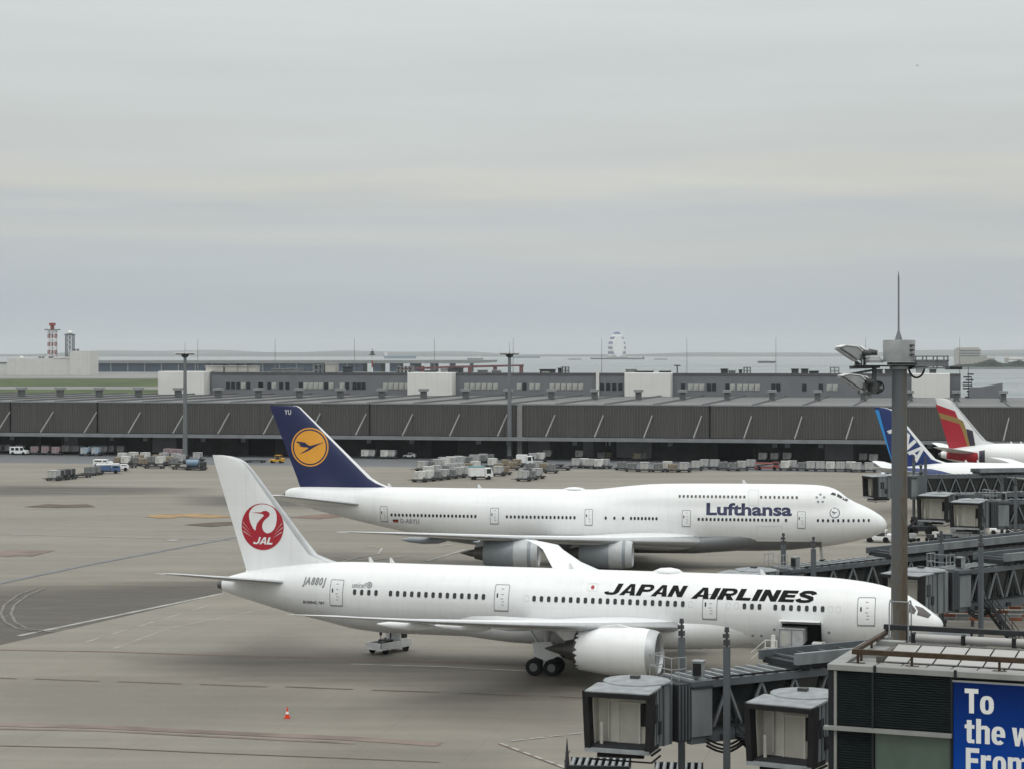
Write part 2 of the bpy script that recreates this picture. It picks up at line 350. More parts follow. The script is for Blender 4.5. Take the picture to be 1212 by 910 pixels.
    if ch == 'm': M_ = W * 1.62; m_ = (M_ + t) / 2; return [q(0, t, 0, xh), q(m_ - t, m_, 0, xh - .17), cap(t, m_), q(M_ - t, M_, 0, xh - .17), [(m_, xh - .17), (m_, xh - .04)] + cap(m_, M_)[2:]], M_
    if ch == 'w': W *= 1.5; return [[(0, xh), (t, xh), (.29 * W, .3), (.41 * W, xh), (.59 * W, xh), (.71 * W, .3), (W - t, xh), (W, xh), (.83 * W, 0), (.62 * W, 0), (.5 * W, .42), (.38 * W, 0), (.17 * W, 0)]], W
    if ch == 'S': return strip([(W * x, y) for x, y in ((.9, .70), (.84, .82), (.66, .895), (.45, .9), (.24, .865), (.15, .74), (.22, .625), (.42, .555), (.62, .49), (.82, .405), (.86, .27), (.76, .14), (.54, .10), (.32, .10), (.14, .18), (.08, .31))], t * .95, b), W
    return [], W * .5
def heavy_fig(txt, width, cap, shear, W=1.0, gap=.11, t=.35, b=.25):
    polys, x = [], 0
    for ch in txt:
        ps, w = heavy(ch, W, t, b); polys += [[(p[0] + x, p[1]) for p in q] for q in ps]; x += w + gap * (.45 if ch in 'AP' else 1)
    x -= gap; k = (width - shear * cap) / x
    return fig([[(p[0] * k + p[1] * cap * shear, p[1] * cap) for p in q] for q in polys])
def one_text(s, bold, shear):
    cu = bpy.data.curves.new('lettering', 'FONT'); cu.body = s; cu.size = 1; cu.offset = bold; cu.shear = shear; cu.resolution_u = 3; cu.fill_mode = 'FRONT'
    o = bpy.data.objects.new('lettering', cu); COL.objects.link(o)
    dg = bpy.context.evaluated_depsgraph_get(); me = bpy.data.meshes.new_from_object(o.evaluated_get(dg))
    bpy.data.objects.remove(o); bpy.data.curves.remove(cu)
    v = [tuple(p.co) for p in me.vertices]; f = [tuple(p.vertices) for p in me.polygons]; bpy.data.meshes.remove(me); return v, f
_wc = {}
def twidth(s):
    if s not in _wc: v, f = one_text(s, 0, 0); xs = [p[0] for p in v]; _wc[s] = (min(xs), max(xs))
    return _wc[s]
def text_fig(s, width=None, cap=None, bold=0.0, shear=0.0, track=0.0, whole=False):
    """letter by letter, so that emboldened outlines never run into each other"""
    bm = bmesh.new(); xs, pos = [], 0.0
    for i, ch in enumerate([s] if whole else s):
        if ch == ' ': pos += .3; continue
        v, f = one_text(ch, bold, shear); a, b = twidth(ch)
        if not v: continue
        x0 = pos - a; vs = [bm.verts.new((p[0] + x0, p[1], 0)) for p in v]; pos += b - a + .085 + 2 * bold + track
        for q in f:
            try: bm.faces.new([vs[k] for k in q])
            except ValueError: pass
    bmesh.ops.remove_doubles(bm, verts=bm.verts, dist=1e-4)
    xs = [v.co.x for v in bm.verts]; sx = width / (max(xs) - min(xs)) if width else 1; sy = cap / .73 if cap else sx
    if not width: sx = sy
    x0 = min(xs)
    for v in bm.verts: v.co = ((v.co.x - x0) * sx, v.co.y * sy, 0)
    return bm
def wrap(bm, fn, name, mat, parent, step=.3, label=None):
    """cut the flat figure finely, then lay it on a surface: fn(u, v) -> point"""
    xs = [v.co.x for v in bm.verts]; ys = [v.co.y for v in bm.verts]
    for ax, lo, hi in ((0, min(xs), max(xs)), (1, min(ys), max(ys))):
        k = int((hi - lo) / step)
        for i in range(1, k + 1):
            co = [0, 0, 0]; no = [0, 0, 0]; co[ax] = lo + (hi - lo) * i / (k + 1); no[ax] = 1
            bmesh.ops.bisect_plane(bm, geom=bm.verts[:] + bm.edges[:] + bm.faces[:], plane_co=co, plane_no=no)
    for v in bm.verts: v.co = fn(v.co.x, v.co.y)
    me = bpy.data.meshes.new(name); bm.to_mesh(me); bm.free(); me.materials.append(mat)
    o = bpy.data.objects.new(name, me); COL.objects.link(o); o.parent = parent
    return tag(o, label)
# ------------------------------------------------------------------ ground, sea, far shore
def sheet(name, pts, z, mat, kind='structure', label=None):
    o = MB().add([(x, y, z) for x, y in pts], [tuple(range(len(pts)))]).build(name, mat, kind=kind, fix=False)
    me = o.data
    if me.polygons[0].normal.z < 0: me.flip_normals()
    return tag(o, label)
def concrete(name, base, streak=.16):
    m, t, b = mat_base(name)
    c = t.nodes.new('ShaderNodeTexCoord'); cur = None
    def noise(scale, stretch, rot, lo, hi, p0=.3, p1=.7, det=6):
        mpn = t.nodes.new('ShaderNodeMapping'); mpn.inputs['Scale'].default_value = stretch; mpn.inputs['Rotation'].default_value = (0, 0, rot)
        nz = t.nodes.new('ShaderNodeTexNoise'); nz.inputs['Scale'].default_value = scale; nz.inputs['Detail'].default_value = det
        t.links.new(c.outputs['Object'], mpn.inputs[0]); t.links.new(mpn.outputs[0], nz.inputs['Vector'])
        r = t.nodes.new('ShaderNodeMapRange'); r.inputs[1].default_value = p0; r.inputs[2].default_value = p1; r.inputs[3].default_value = lo; r.inputs[4].default_value = hi
        t.links.new(nz.outputs['Fac'], r.inputs[0]); return r.outputs[0]
    def mulc(col, fac):
        v = t.nodes.new('ShaderNodeVectorMath'); v.operation = 'SCALE'; t.links.new(col, v.inputs[0]); t.links.new(fac, v.inputs['Scale']); return v.outputs[0]
    r0 = t.nodes.new('ShaderNodeValToRGB'); r0.color_ramp.elements[0].color = tuple(x * .90 for x in base) + (1,); r0.color_ramp.elements[1].color = (base[0] * 1.06, base[1] * 1.08, base[2] * 1.12, 1)
    t.links.new(noise(.02, (1, 1, 1), 0, 0, 1), r0.inputs[0]); cur = r0.outputs[0]
    cur = mulc(cur, noise(.05, (.35, 2.2, 1), R(12), 1 - streak, 1 + streak * .45))
    cur = mulc(cur, noise(.22, (.16, 2.0, 1), R(12), 1 - streak * .6, 1.05))
    cur = mulc(cur, noise(.35, (1, 1, 1), 0, .95, 1.05)); cur = mulc(cur, noise(6, (1, 1, 1), 0, .93, 1.07))
    # slab joints, barely visible
    for rot, pitch in ((R(12), 7.5), (R(12) + math.pi / 2, 7.5)):
        mpn = t.nodes.new('ShaderNodeMapping'); mpn.inputs['Rotation'].default_value = (0, 0, rot); t.links.new(c.outputs['Object'], mpn.inputs[0])
        s = t.nodes.new('ShaderNodeSeparateXYZ'); t.links.new(mpn.outputs[0], s.inputs[0])
        d = t.nodes.new('ShaderNodeMath'); d.operation = 'DIVIDE'; d.inputs[1].default_value = pitch; t.links.new(s.outputs['X'], d.inputs[0])
        f = t.nodes.new('ShaderNodeMath'); f.operation = 'FRACT'; t.links.new(d.outputs[0], f.inputs[0])
        l_ = t.nodes.new('ShaderNodeMath'); l_.operation = 'LESS_THAN'; l_.inputs[1].default_value = .012; t.links.new(f.outputs[0], l_.inputs[0])
        k = t.nodes.new('ShaderNodeMapRange'); k.inputs[3].default_value = 1; k.inputs[4].default_value = .86; t.links.new(l_.outputs[0], k.inputs[0]); cur = mulc(cur, k.outputs[0])
    t.links.new(cur, b.inputs['Base Color']); b.inputs['Roughness'].default_value = .75; b.inputs['Specular IOR Level'].default_value = .3
    return m
aprm = concrete('apron concrete', (.203, .184, .152)); aspm = concrete('service road asphalt', (.115, .118, .124), .1)
ter = M('airfield tarmac', (.18, .18, .175), .8, 0, .15, .02); grassm = M('mown airfield grass', (.055, .075, .027), .9, 0, .75, .045, stretch=(.5, 1.6, 1))
seam, t_, b_ = mat_base('bay water'); b_.inputs['Base Color'].default_value = (.13, .155, .165, 1); b_.inputs['Roughness'].default_value = .28; b_.inputs['IOR'].default_value = 1.33
c_ = t_.nodes.new('ShaderNodeTexCoord'); m_ = t_.nodes.new('ShaderNodeMapping'); m_.inputs['Scale'].default_value = (1, 2.5, 1); n_ = t_.nodes.new('ShaderNodeTexNoise'); n_.inputs['Scale'].default_value = .08; n_.inputs['Detail'].default_value = 8
bp_ = t_.nodes.new('ShaderNodeBump'); bp_.inputs['Strength'].default_value = .12; bp_.inputs['Distance'].default_value = 1.0
t_.links.new(c_.outputs['Object'], m_.inputs[0]); t_.links.new(m_.outputs[0], n_.inputs['Vector']); t_.links.new(n_.outputs['Fac'], bp_.inputs['Height']); t_.links.new(bp_.outputs[0], b_.inputs['Normal'])
m2_ = t_.nodes.new('ShaderNodeMapping'); m2_.inputs['Scale'].default_value = (.0006, .006, 1); n3_ = t_.nodes.new('ShaderNodeTexNoise'); n3_.inputs['Scale'].default_value = 1; n3_.inputs['Detail'].default_value = 4
t_.links.new(c_.outputs['Object'], m2_.inputs[0]); t_.links.new(m2_.outputs[0], n3_.inputs['Vector'])
r_ = t_.nodes.new('ShaderNodeMapRange'); r_.inputs[1].default_value = .35; r_.inputs[2].default_value = .65; r_.inputs[3].default_value = .16; r_.inputs[4].default_value = .42; t_.links.new(n3_.outputs['Fac'], r_.inputs[0]); t_.links.new(r_.outputs[0], b_.inputs['Roughness'])
sheet('sea', [(-14000, 700), (14000, 700), (14000, 26000), (-14000, 26000)], -2, seam)
sheet('apron', [(-900, -60), (900, -60), (900, 640), (-900, 640)], 0, aprm)
sheet('airfield', [(-2600, 640), (160, 640), (140, 1300), (-60, 2880), (-2600, 2880)], -.05, ter)
sheet('taxiway', [(-2600, 2200), (-300, 2200), (-300, 2500), (-2600, 2500)], -.04, M('far taxiway', (.2, .2, .195), .8, 0, .1, .01))
for k, (y0, y1, x1) in enumerate(((457.3, 448.2, -250), (466.5, 460.6, -180))):
    a, b = G(0, y0).y, G(0, y1).y
    sheet('grass', [(-1600, a), (x1, a * 1.0), (x1 - 60, b), (-1600, b * 1.02)], -.02 + k * .004, grassm, 'stuff')
# far shore hills
hm = M('wooded far hills', (.05, .06, .05), .9, 0, .3, .002)
def hills(name, D, x0, x1, hmax, seed, dep):
    rnd = random.Random(seed); n = 160; mb = MB(); ph = [rnd.uniform(0, 6.28) for _ in range(6)]
    rows = []
    for j, (dy, kf) in enumerate(((0, 0), (dep * .3, .55), (dep * .6, 1), (dep, .2))):
        rw = []
        for i in range(n):
            u = i / (n - 1); x = x0 + (x1 - x0) * u
            h = hmax * kf * (.55 + .25 * math.sin(5 * u * 3.1 + ph[0]) + .16 * math.sin(13 * u * 3.1 + ph[1]) + .08 * math.sin(31 * u * 3.1 + ph[2]) + .05 * math.sin(83 * u + ph[3] + j)) * min(1, 8 * u + .2, 8 * (1 - u) + .2)
            rw.append((x, D + dy, -2.2 + max(0, h)))
        rows.append(rw)
    mb.loft(rows, False, False, close=False); return mb.build(name, hm, smooth=60, kind='structure')
hills('hills', 17500, -11000, 11000, 42, 3, 3000)
hills('hills', 21000, -11500, 9000, 75, 8, 3500)
# painted lines and stains, 4 mm apart
LZ = [0.012]
lnv = M('very worn line', (.275, .26, .23), .85, 0, .25, .6)
lnj = M('slab joint', (.185, .168, .139), .85, 0, .2, .5)
lnf = M('faint worn line', (.145, .137, .122), .8, 0, .25, .6)
def gline(px, w, mat, z=None, name='painted_line', kind='structure'):
    """ground stripe through photo points; w in metres"""
    mat.node_tree.nodes['Principled BSDF'].inputs['Specular IOR Level'].default_value = .3
    LZ[0] += .0008; z = LZ[0] if z is None else z
    p = [G(x, y) for x, y in px]; L_, R_ = [], []
    for i, q in enumerate(p):
        a = p[max(0, i - 1)]; b = p[min(len(p) - 1, i + 1)]; d = (b - a).normalized(); nn = Vector((-d.y, d.x, 0)) * w / 2
        L_.append(q + nn); R_.append(q - nn)
    vs = [(v.x, v.y, z) for v in L_ + R_]; n = len(p)
    o = MB().add(vs, [(i, i + n, i + 1 + n, i + 1) for i in range(n - 1)]).build(name, mat, kind=kind, fix=False)
    if o.data.polygons[0].normal.z < 0: o.data.flip_normals()
    return o
gline([(22, 752), (263, 702)], .55, lnw)
gline([(135, 767), (200, 743), (320, 719)], .25, lnv)
for a in range(5): gline([(100 + a * 32, 760 - a * 9.5), (118 + a * 32, 754.5 - a * 9.5)], .35, lnv)
gline([(-20, 768.5), (130, 771), (260, 775.5), (380, 778), (520, 783), (620, 787)], .45, lnr)
for x0, y0, x1, y1 in ((-30, 801, 20, 803), (41, 803.2, 117, 806), (139, 806.4, 215, 809.2), (237, 809.6, 316, 812.6), (338, 812.5, 418, 815.6), (440, 816.5, 520, 819), (544, 820, 626, 823.5), (651, 824, 735, 827.6)): gline([(x0, y0), (x1, y1)], .34, lnd)
gline([(-20, 857), (120, 860), (240, 866), (420, 874), (520, 881)], 1.3, lnp); gline([(-20, 862), (120, 864.5), (240, 871), (420, 879.5)], .5, lnp)
gline([(-20, 882), (120, 885), (250, 891), (400, 897), (520, 902)], .2, lnd)
for i in range(12): gline([(592 + i * 13.6, 879.6 + i * 5.1), (600.5 + i * 13.6, 882.8 + i * 5.1)], .28, lnw)
gline([(590, 880), (760, 944)], .12, lnr)
for i in range(5): gline([(604 + i * 23, 877 - i * 2.6), (621 + i * 23, 875.2 - i * 2.6)], .22, lnw)
gline([(-30, 697), (0, 690), (100, 669), (265, 638), (330, 626)], .9, lns)
gline([(183, 610), (200, 610.5), (225, 609.5), (250, 611), (266, 610)], 6.5, lno); gline([(186, 609), (196, 613)], 3.0, lno)
gline([(0, 632), (120, 635), (300, 640)], .35, lnw); gline([(198, 639), (212, 639.3)], 1.6, lnw)
gline([(-10, 656), (20, 654), (52, 654.5)], 8, lnp); gline([(42, 598), (75, 599), (108, 598)], 7, lnd); gline([(234, 622), (262, 619.5), (284, 619)], 6, lnd); gline([(360, 613), (385, 610.5), (400, 609)], 6, lnr)
for d in (0, 12): gline([(42 + d, 696), (20 + d, 705), (5 + d, 716), (1 + d, 726), (6 + d, 736), (20 + d, 744), (48 + d, 748)], .3, lnf)
gline([(395, 668), (420, 660), (448, 655), (452, 649), (435, 646)], .35, lnw); gline([(405, 661), (440, 663), (480, 658)], .4, lnw); gline([(505, 664), (552, 650)], .45, lnw); gline([(520, 646), (535, 644)], .6, lnw)
gline([(415, 786), (520, 789), (640, 795)], .25, lnw)
def stain(name, corners, col, alpha, mat_noise=.04, z=.0035, edge=.3, ex=None):
    """soft edged mark of its own shape (patched asphalt, darker or paler film) on the concrete"""
    g = [G(*c) for c in corners]; n = 16; mb = MB(); at = []
    for j in range(n + 1):
        for i in range(n + 1):
            u, v = i / n, j / n; p = (g[0] * (1 - u) + g[1] * u) * (1 - v) + (g[3] * (1 - u) + g[2] * u) * v; mb.v.append((p.x, p.y, z))
            e = ex or (edge, edge, edge, edge); sm = lambda q, w: 1 if w <= 0 else min(1, q / w)
            at.append(sm(u, e[0]) * sm(1 - u, e[1]) * sm(v, e[2]) * sm(1 - v, e[3]))
    mb.f = [(j * (n + 1) + i, j * (n + 1) + i + 1, (j + 1) * (n + 1) + i + 1, (j + 1) * (n + 1) + i) for j in range(n) for i in range(n)]; mb.m = [0] * len(mb.f)
    m, t, b = mat_base(name + ' film'); b.inputs['Base Color'].default_value = col + (1,); b.inputs['Roughness'].default_value = .8
    a = t.nodes.new('ShaderNodeAttribute'); a.attribute_name = 'cover'; c = t.nodes.new('ShaderNodeTexCoord'); mpn = t.nodes.new('ShaderNodeMapping'); mpn.inputs['Scale'].default_value = (.25, 1.6, 1); mpn.inputs['Rotation'].default_value = (0, 0, R(12))
    nz = t.nodes.new('ShaderNodeTexNoise'); nz.inputs['Scale'].default_value = .16; nz.inputs['Detail'].default_value = 6; t.links.new(c.outputs['Object'], mpn.inputs[0]); t.links.new(mpn.outputs[0], nz.inputs['Vector'])
    r = t.nodes.new('ShaderNodeMapRange'); r.inputs[1].default_value = .25; r.inputs[2].default_value = .7; r.inputs[3].default_value = .35 * alpha; r.inputs[4].default_value = alpha; t.links.new(nz.outputs['Fac'], r.inputs[0])
    mu = t.nodes.new('ShaderNodeMath'); mu.operation = 'MULTIPLY'; t.links.new(a.outputs['Fac'], mu.inputs[0]); t.links.new(r.outputs[0], mu.inputs[1])
    t.links.new(mu.outputs[0], b.inputs['Alpha'])
    o = mb.build(name, m, kind='structure', fix=False)
    l = o.data.attributes.new('cover', 'FLOAT', 'POINT'); l.data.foreach_set('value', at)
    if o.data.polygons[0].normal.z < 0: o.data.flip_normals()
    return o
stain('asphalt_patch', [(-160, 800), (263, 702.5), (263, 686), (-160, 692)], (.082, .073, .061), .95, ex=(.1, 0, 0, .35))
stain('dark_patch', [(-100, 590), (260, 585), (260, 576), (-100, 570)], (.06, .055, .05), .6, z=.0065)
stain('dark_patch', [(200, 600), (420, 605), (420, 588), (200, 583)], (.06, .055, .05), .55, z=.0085)
stain('dark_patch', [(120, 800), (760, 830), (760, 776), (120, 768)], (.07, .063, .055), .6, z=.0095)  # streaky film darkening the concrete beneath the near airliner
stain('pale_patch', [(-60, 860), (330, 870), (420, 800), (-40, 790)], (.23, .212, .18), .55, z=.0075)
stain('pale_patch', [(300, 940), (620, 960), (640, 880), (330, 870)], (.225, .207, .172), .5, z=.0115)
stain('dark_patch', [(450, 860), (760, 880), (760, 800), (450, 790)], (.09, .08, .07), .35, z=.0105)
# ------------------------------------------------------------------ cargo terminal
BY = R(12.1); BO = (0, 500)
def fu(px, v=0):
    k = (px - 606) / F; s, c = math.sin(BY), math.cos(BY)
    return (k * (500 + c * v) - s * v) / (c + s * k)
def bw(u, v, z=0): return Vector((math.cos(BY) * u + math.sin(BY) * v, 500 - math.sin(BY) * u + math.cos(BY) * v, z))
ct = thing('cargo_terminal', 'long dark grey corrugated cargo terminal with a canopy across the back of the apron', 'building', (0, 500, 0), -BY)
U0, U1, BAY = -181, 167, 12.0
mb = MB(); nr = 18
for i in range(nr):
    x = BAY * i / nr
    mb.prism([(x, 0, 5.6), (x + .12, -.16, 5.6), (x + .36, -.16, 5.6), (x + .48, 0, 5.6)], (0, 0, 7.65))
mb.box(0, BAY, 0, .3, 5.6, 13.25)
pan = mb.mesh('wall_panel', wallm)
cp = MB().box(0, BAY - .05, -.25, .5, 13.25, 13.6).mesh('parapet_cap', canm)
st = MB().bar((-1.6, -4.7, 5.75), (-.2, -.1, 10.9), .27, .27).mesh('canopy_strut', strutm)
vent = MB().box(-1.1, 1.1, -1.5, 1.5, 2.0, 2.7).mesh('roof_vent', ventm); ventn = MB().box(-.72, .72, -1.0, 1.0, .2, 2.0).box(-.9, .9, -1.2, 1.2, 0, .2).mesh('vent_neck', ventd)
rid = MB().prism([(-.22, .5, 13.40), (.22, .5, 13.40), (.1, .5, 13.8), (-.1, .5, 13.8)], (0, 104, 0)).mesh('roof_ridge', ridgem)
rsh = MB().box(0, BAY, .5, 104.8, 13.2, 13.4).mesh('roof_sheet', roofm)
bl_ = Matrix.Translation
nb = int((U1 - U0) / BAY)
for i in range(nb):
    u = U0 + i * BAY
    link_mesh('wall_panel', pan, ct, bl_((u, 0, 0))); link_mesh('parapet_cap', cp, ct, bl_((u, 0, 0))); link_mesh('canopy_strut', st, ct, bl_((u, 0, 0)))
    link_mesh('roof_ridge', rid, ct, bl_((u, 0, 0))); link_mesh('roof_sheet', rsh, ct, bl_((u, 0, 0)))
    vo = link_mesh('roof_vent', vent, ct, bl_((u, 56, 13.5))); link_mesh('vent_neck', ventn, vo)
for px in (12.6, 116, 438, 840): MB().box(fu(px) - .14, fu(px) + .14, -.3, -.05, 5.6, 13.4).build('wall_joint', dockd, ct)
MB().box(fu(613), fu(618.5), -.9, -.2, 0.2, 13.3).build('wall_duct', strutm, ct)
MB().box(U0, U1, -5.5, .1, 5.0, 5.35).box(U0, U1, -5.6, -5.3, 4.75, 5.65).build('canopy', canm, ct)
# dock wall below the canopy, with its doors
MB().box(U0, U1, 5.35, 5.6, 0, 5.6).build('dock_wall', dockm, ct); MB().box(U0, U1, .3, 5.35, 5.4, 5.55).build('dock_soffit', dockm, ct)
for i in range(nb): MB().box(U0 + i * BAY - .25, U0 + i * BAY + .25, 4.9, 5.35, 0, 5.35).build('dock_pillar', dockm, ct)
for a, b in ((180, 208), (625, 651), (729.5, 771), (976, 1010), (75, 92), (690, 702), (1175, 1212)):
    d = MB(); x0, x1 = fu(a, 5), fu(b, 5)
    for k in range(9): d.box(x0, x1, 5.22, 5.34, .4 + k * .5, .87 + k * .5)
    d.build('roller_door', doorm, ct)
for a, b in ((286, 317), (504.5, 535), (847, 892), (38, 64), (1085, 1120)):
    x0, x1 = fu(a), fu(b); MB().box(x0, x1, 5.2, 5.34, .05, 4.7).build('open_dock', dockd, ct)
for a in (4, 69, 123, 163, 232, 280, 430, 481, 561, 597, 676, 716, 790, 915, 930, 970, 1100): MB().box(fu(a) - .6, fu(a) + .6, 4.98, 5.18, 3.3, 4.3).build('bay_sign', M('bay sign grey', (.34, .36, .38), .6) if 'bay sign grey' not in bpy.data.materials else bpy.data.materials['bay sign grey'], ct)
sheet('service_road', [tuple(bw(u, v)[:2]) for u, v in ((-260, -43), (230, -37), (230, 5.3), (-260, 5.3))], .004, aspm)
# office block along its back roof edge
ob = thing('office_block', 'grey windowed office block with white stair towers behind the cargo terminal roof', 'building', tuple(bw(0, 105)), -BY)
def fo(px): return fu(px, 105)
X0, X1 = fo(250), fo(1137)
MB().box(X0, X1, 0, 24, 0, 19.9).box(X0 - 2, X0, .6, 20, 0, 20.3).build('wall', greyw, ob)
MB().box(X0, X1, -.2, 0, 19.5, 20.15).build('parapet', ridgem, ob)
for a, b in ((193, 247), (486, 538.5), (741, 795), (1078, 1123)):
    MB().box(fo(a) + .3, fo(b) + .3, -5, 3, 0, 20.2 if a > 200 else 20.4).build('stair_tower', whitew, ob, bevel=.15)
wd_ = MB().box(-.62, .62, -.12, .02, 15.0, 17.1).mesh('window', winglass); wl_ = MB().box(-.72, .72, -.12, .02, 15.1, 17.0).mesh('window', blind)
for a, b, kd in ((267, 297, 1), (305, 311, 1), (306.5, 312, 1), (316, 327, 0), (329, 344, 1), (353, 395, 0), (402, 414, 0), (417, 433, 1), (453, 485, 0), (549, 590, 0), (611.5, 624, 1), (626, 640, 0), (650, 691, 0), (709, 738, 1), (805, 812, 1), (814, 834, 0), (836, 848, 1), (858, 870, 1), (872, 900, 0), (912.5, 924, 1), (949, 955, 1), (968, 975, 1), (978, 992, 0)):
    x0, x1 = fo(a), fo(b); n = max(1, round((x1 - x0) / 1.7)); rnd = random.Random(a)
    for i in range(n):
        dk = kd if rnd.random() > .12 else 1 - kd
        link_mesh('window', wd_ if dk else wl_, ob, bl_((x0 + (i + .5) * (x1 - x0) / n, 0, 0)))
rodm = M('lightning rod grey', (.2, .21, .215), .5)
for px in (228.6, 320.6, 415, 510.5, 604, 709.5, 811, 917, 1024, 1136): MB().tube((fo(px), 4, 19.8), (fo(px), 4, 30.5), .11, .05, 6).build('lightning_rod', rodm, ob)
MB().box(fo(706), fo(709.5), -.9, -.15, 13, 21).build('wall_duct', whitew, ob)
for a, b, top, kd, op in ((240, 300, 433, 2, 0), (261, 263, 431, 1, 0), (277, 279, 431, 1, 0), (289, 291, 431, 1, 0), (318, 336, 436.5, 0, 0), (336, 351, 436, 0, 0), (369, 379, 431.5, 0, 1), (382, 394, 430, 2, 0), (403, 411, 434, 1, 0), (467, 485, 433.5, 0, 1), (500, 511, 438.5, 1, 0), (519, 528, 436, 0, 0), (529, 543, 435, 1, 0),
                          (563, 572, 438, 0, 0), (580, 588, 438.5, 0, 0), (637, 653, 437, 1, 0), (658.5, 661, 435.5, 1, 0), (662.5, 670, 434, 0, 1), (739, 750, 437, 0, 0), (752, 770, 439, 1, 0), (779, 791, 439, 1, 0), (852, 859, 436.5, 1, 0), (861, 868, 438.5, 0, 0), (873.5, 876, 437.5, 1, 0), (879, 886.5, 434.5, 0, 1),
                          (936, 943.5, 436.5, 1, 0), (947.5, 955, 436.5, 1, 0), (957, 967.5, 439, 1, 0), (982, 992, 434.5, 0, 1), (1036, 1044, 437, 1, 0), (1047, 1055, 437, 1, 0), (1084, 1092, 436, 0, 0), (1100, 1108, 437, 1, 0), (640, 648, 440, 2, 0)):
    x0, x1 = fo(a), fo(b); D = 602 - .21 * (x0 + x1) / 2 + 4; z1 = CH - (top - HY) * D / F; mt = (hvac, hvacd, pale)[kd]; mb = MB()
    if op:
        n = max(2, round((x1 - x0) / 1.2))
        for i in range(n + 1): mb.box(x0 + (x1 - x0) * i / n - .12, x0 + (x1 - x0) * i / n + .12, 3, 5, 19.9, z1)
        mb.box(x0, x1, 2.9, 5.1, z1 - .3, z1).box(x0, x1, 2.95, 5.05, 20.6, 20.9)
    else:
        mb.box(x0, x1, 2.5, 6, 20.05, z1 - .25).box(x0 - .15, x1 + .15, 2.3, 6.2, z1 - .25, z1).box(x0 + .2, x1 - .2, 2.8, 5.6, 19.85, 20.05)
    mb.build('roof_unit', mt, ob)
MB().prism([(fo(1147), -6, 13.4), (fo(1186), -6, 13.4), (fo(1186), -6, 17.6), (fo(1160), -6, 16.4), (fo(1147), -6, 16.4)], (0, 8, 0)).build('roof_shed', greyw, ob)
mb = MB()
for k in range(9): mb.box(fo(1139) + random.uniform(0, 2.2), fo(1139) + random.uniform(2.4, 3.2), -3, -1, 13.4 + k * .8, 13.8 + k * .8)
mb.tube((fo(1146), -2, 13.4), (fo(1146), -2, 22), .14, .1, 6).tube((fo(1150), -2, 13.4), (fo(1150), -2, 19), .1, .1, 6).build('roof_pipework', hvacd, ob)
# ------------------------------------------------------------------ far airfield and bay
wb = thing('hangar', 'off white maintenance hall with a taller end block far off at the left', 'building', (P(50, 444, 2449).x, 2449, 0))
def hx(px, D=2449): return (px - 50) / F * D
def hz(py, D=2449): return CH - (py - HY) * D / F
MB().box(hx(8), hx(83), 0, 50, -.2, hz(424)).build('wall', hangw, wb); MB().box(hx(83), hx(106.5), -3, 50, -.2, hz(415.5)).build('end_block', hangw, wb)
MB().box(hx(-60), hx(7.2), 5, 50, -.2, hz(428)).build('annex', hangw, wb); MB().box(hx(-60), hx(7.4), 4.5, 5, hz(430.5), hz(429)).build('annex_band', darkt, wb)
MB().box(hx(63), hx(83), -1, 30, hz(424), hz(423)).build('roof', whitet, wb)
for a in (45, 49, 57, 60, 86, 90): MB().box(hx(a), hx(a + 2), 3, 8, hz(424 if a < 80 else 415.5), hz(422.5 if a < 80 else 413.2)).build('roof_unit', hvacd, wb)
MB().lathe([(0, 2.2), (1.5, 2.6), (3, 2.2), (4, .8)], (hx(24.5), 4, hz(425.5)), (0, 0, 1), 14).build('roof_tank', whitet, wb, smooth=40)
def lattice(name, label, px, D, y0, y1, w, n, m0, m1):
    x = (px - 606) / F * D; z0, z1 = CH - (y0 - HY) * D / F, CH - (y1 - HY) * D / F
    t = thing(name, label, 'tower', (x, D, 0)); h = (z1 - max(0, 0)) / n
    for k in range(n):
        mb = MB(); a, b = h * k, h * (k + 1); r = w / 2
        for sx in (-1, 1):
            for sy in (-1, 1):
                mb.box(sx * r - .45, sx * r + .45, sy * r - .45, sy * r + .45, a, b)
            mb.bar((sx * r, -r, a), (sx * r, r, b), .4).bar((-r, sx * r, a), (r, sx * r, b), .4).bar((r, sx * r, a), (-r, sx * r, b), .4)
        mb.box(-r, r, -r, r, b - .3, b); mb.tube((0, 0, a), (0, 0, b), .6, .6, 6)
        mb.build('tower_section', m1 if k % 2 else m0, t)
    return t, z1
rt, zt_ = lattice('lattice_tower', 'red and white lattice tower standing behind the off white hall', 62, 2520, 444, 391, 9, 11, whitet, redt)
MB().box(-8, 8, -8, 8, zt_, zt_ + .8).box(-10, -6, -1, 1, zt_ + .8, zt_ + 1.2).box(6, 10, -1, 1, zt_ + .8, zt_ + 1.2).build('platform', darkt, rt)
MB().box(-2, 2, -2, 2, zt_ + .8, zt_ + 5.5).box(-3.4, 3.4, -3, 3, zt_ + 5.5, zt_ + 9).build('tower_head', redt, rt)
dt, zt_ = lattice('radar_tower', 'dark lattice radar tower with a small white dome beside the red and white tower', 82.7, 2520, 444, 397, 9, 8, darkt, darkt)
MB().box(-5.5, 5.5, -5.5, 5.5, zt_, zt_ + 1.5).build('platform', darkt, dt); MB().lathe([(0, 3), (1, 3.6), (2.4, 3.4), (3.8, 2), (4.3, .1)], (0, 0, zt_ + 1.5), (0, 0, 1), 16).build('radome', whitet, dt, smooth=60)
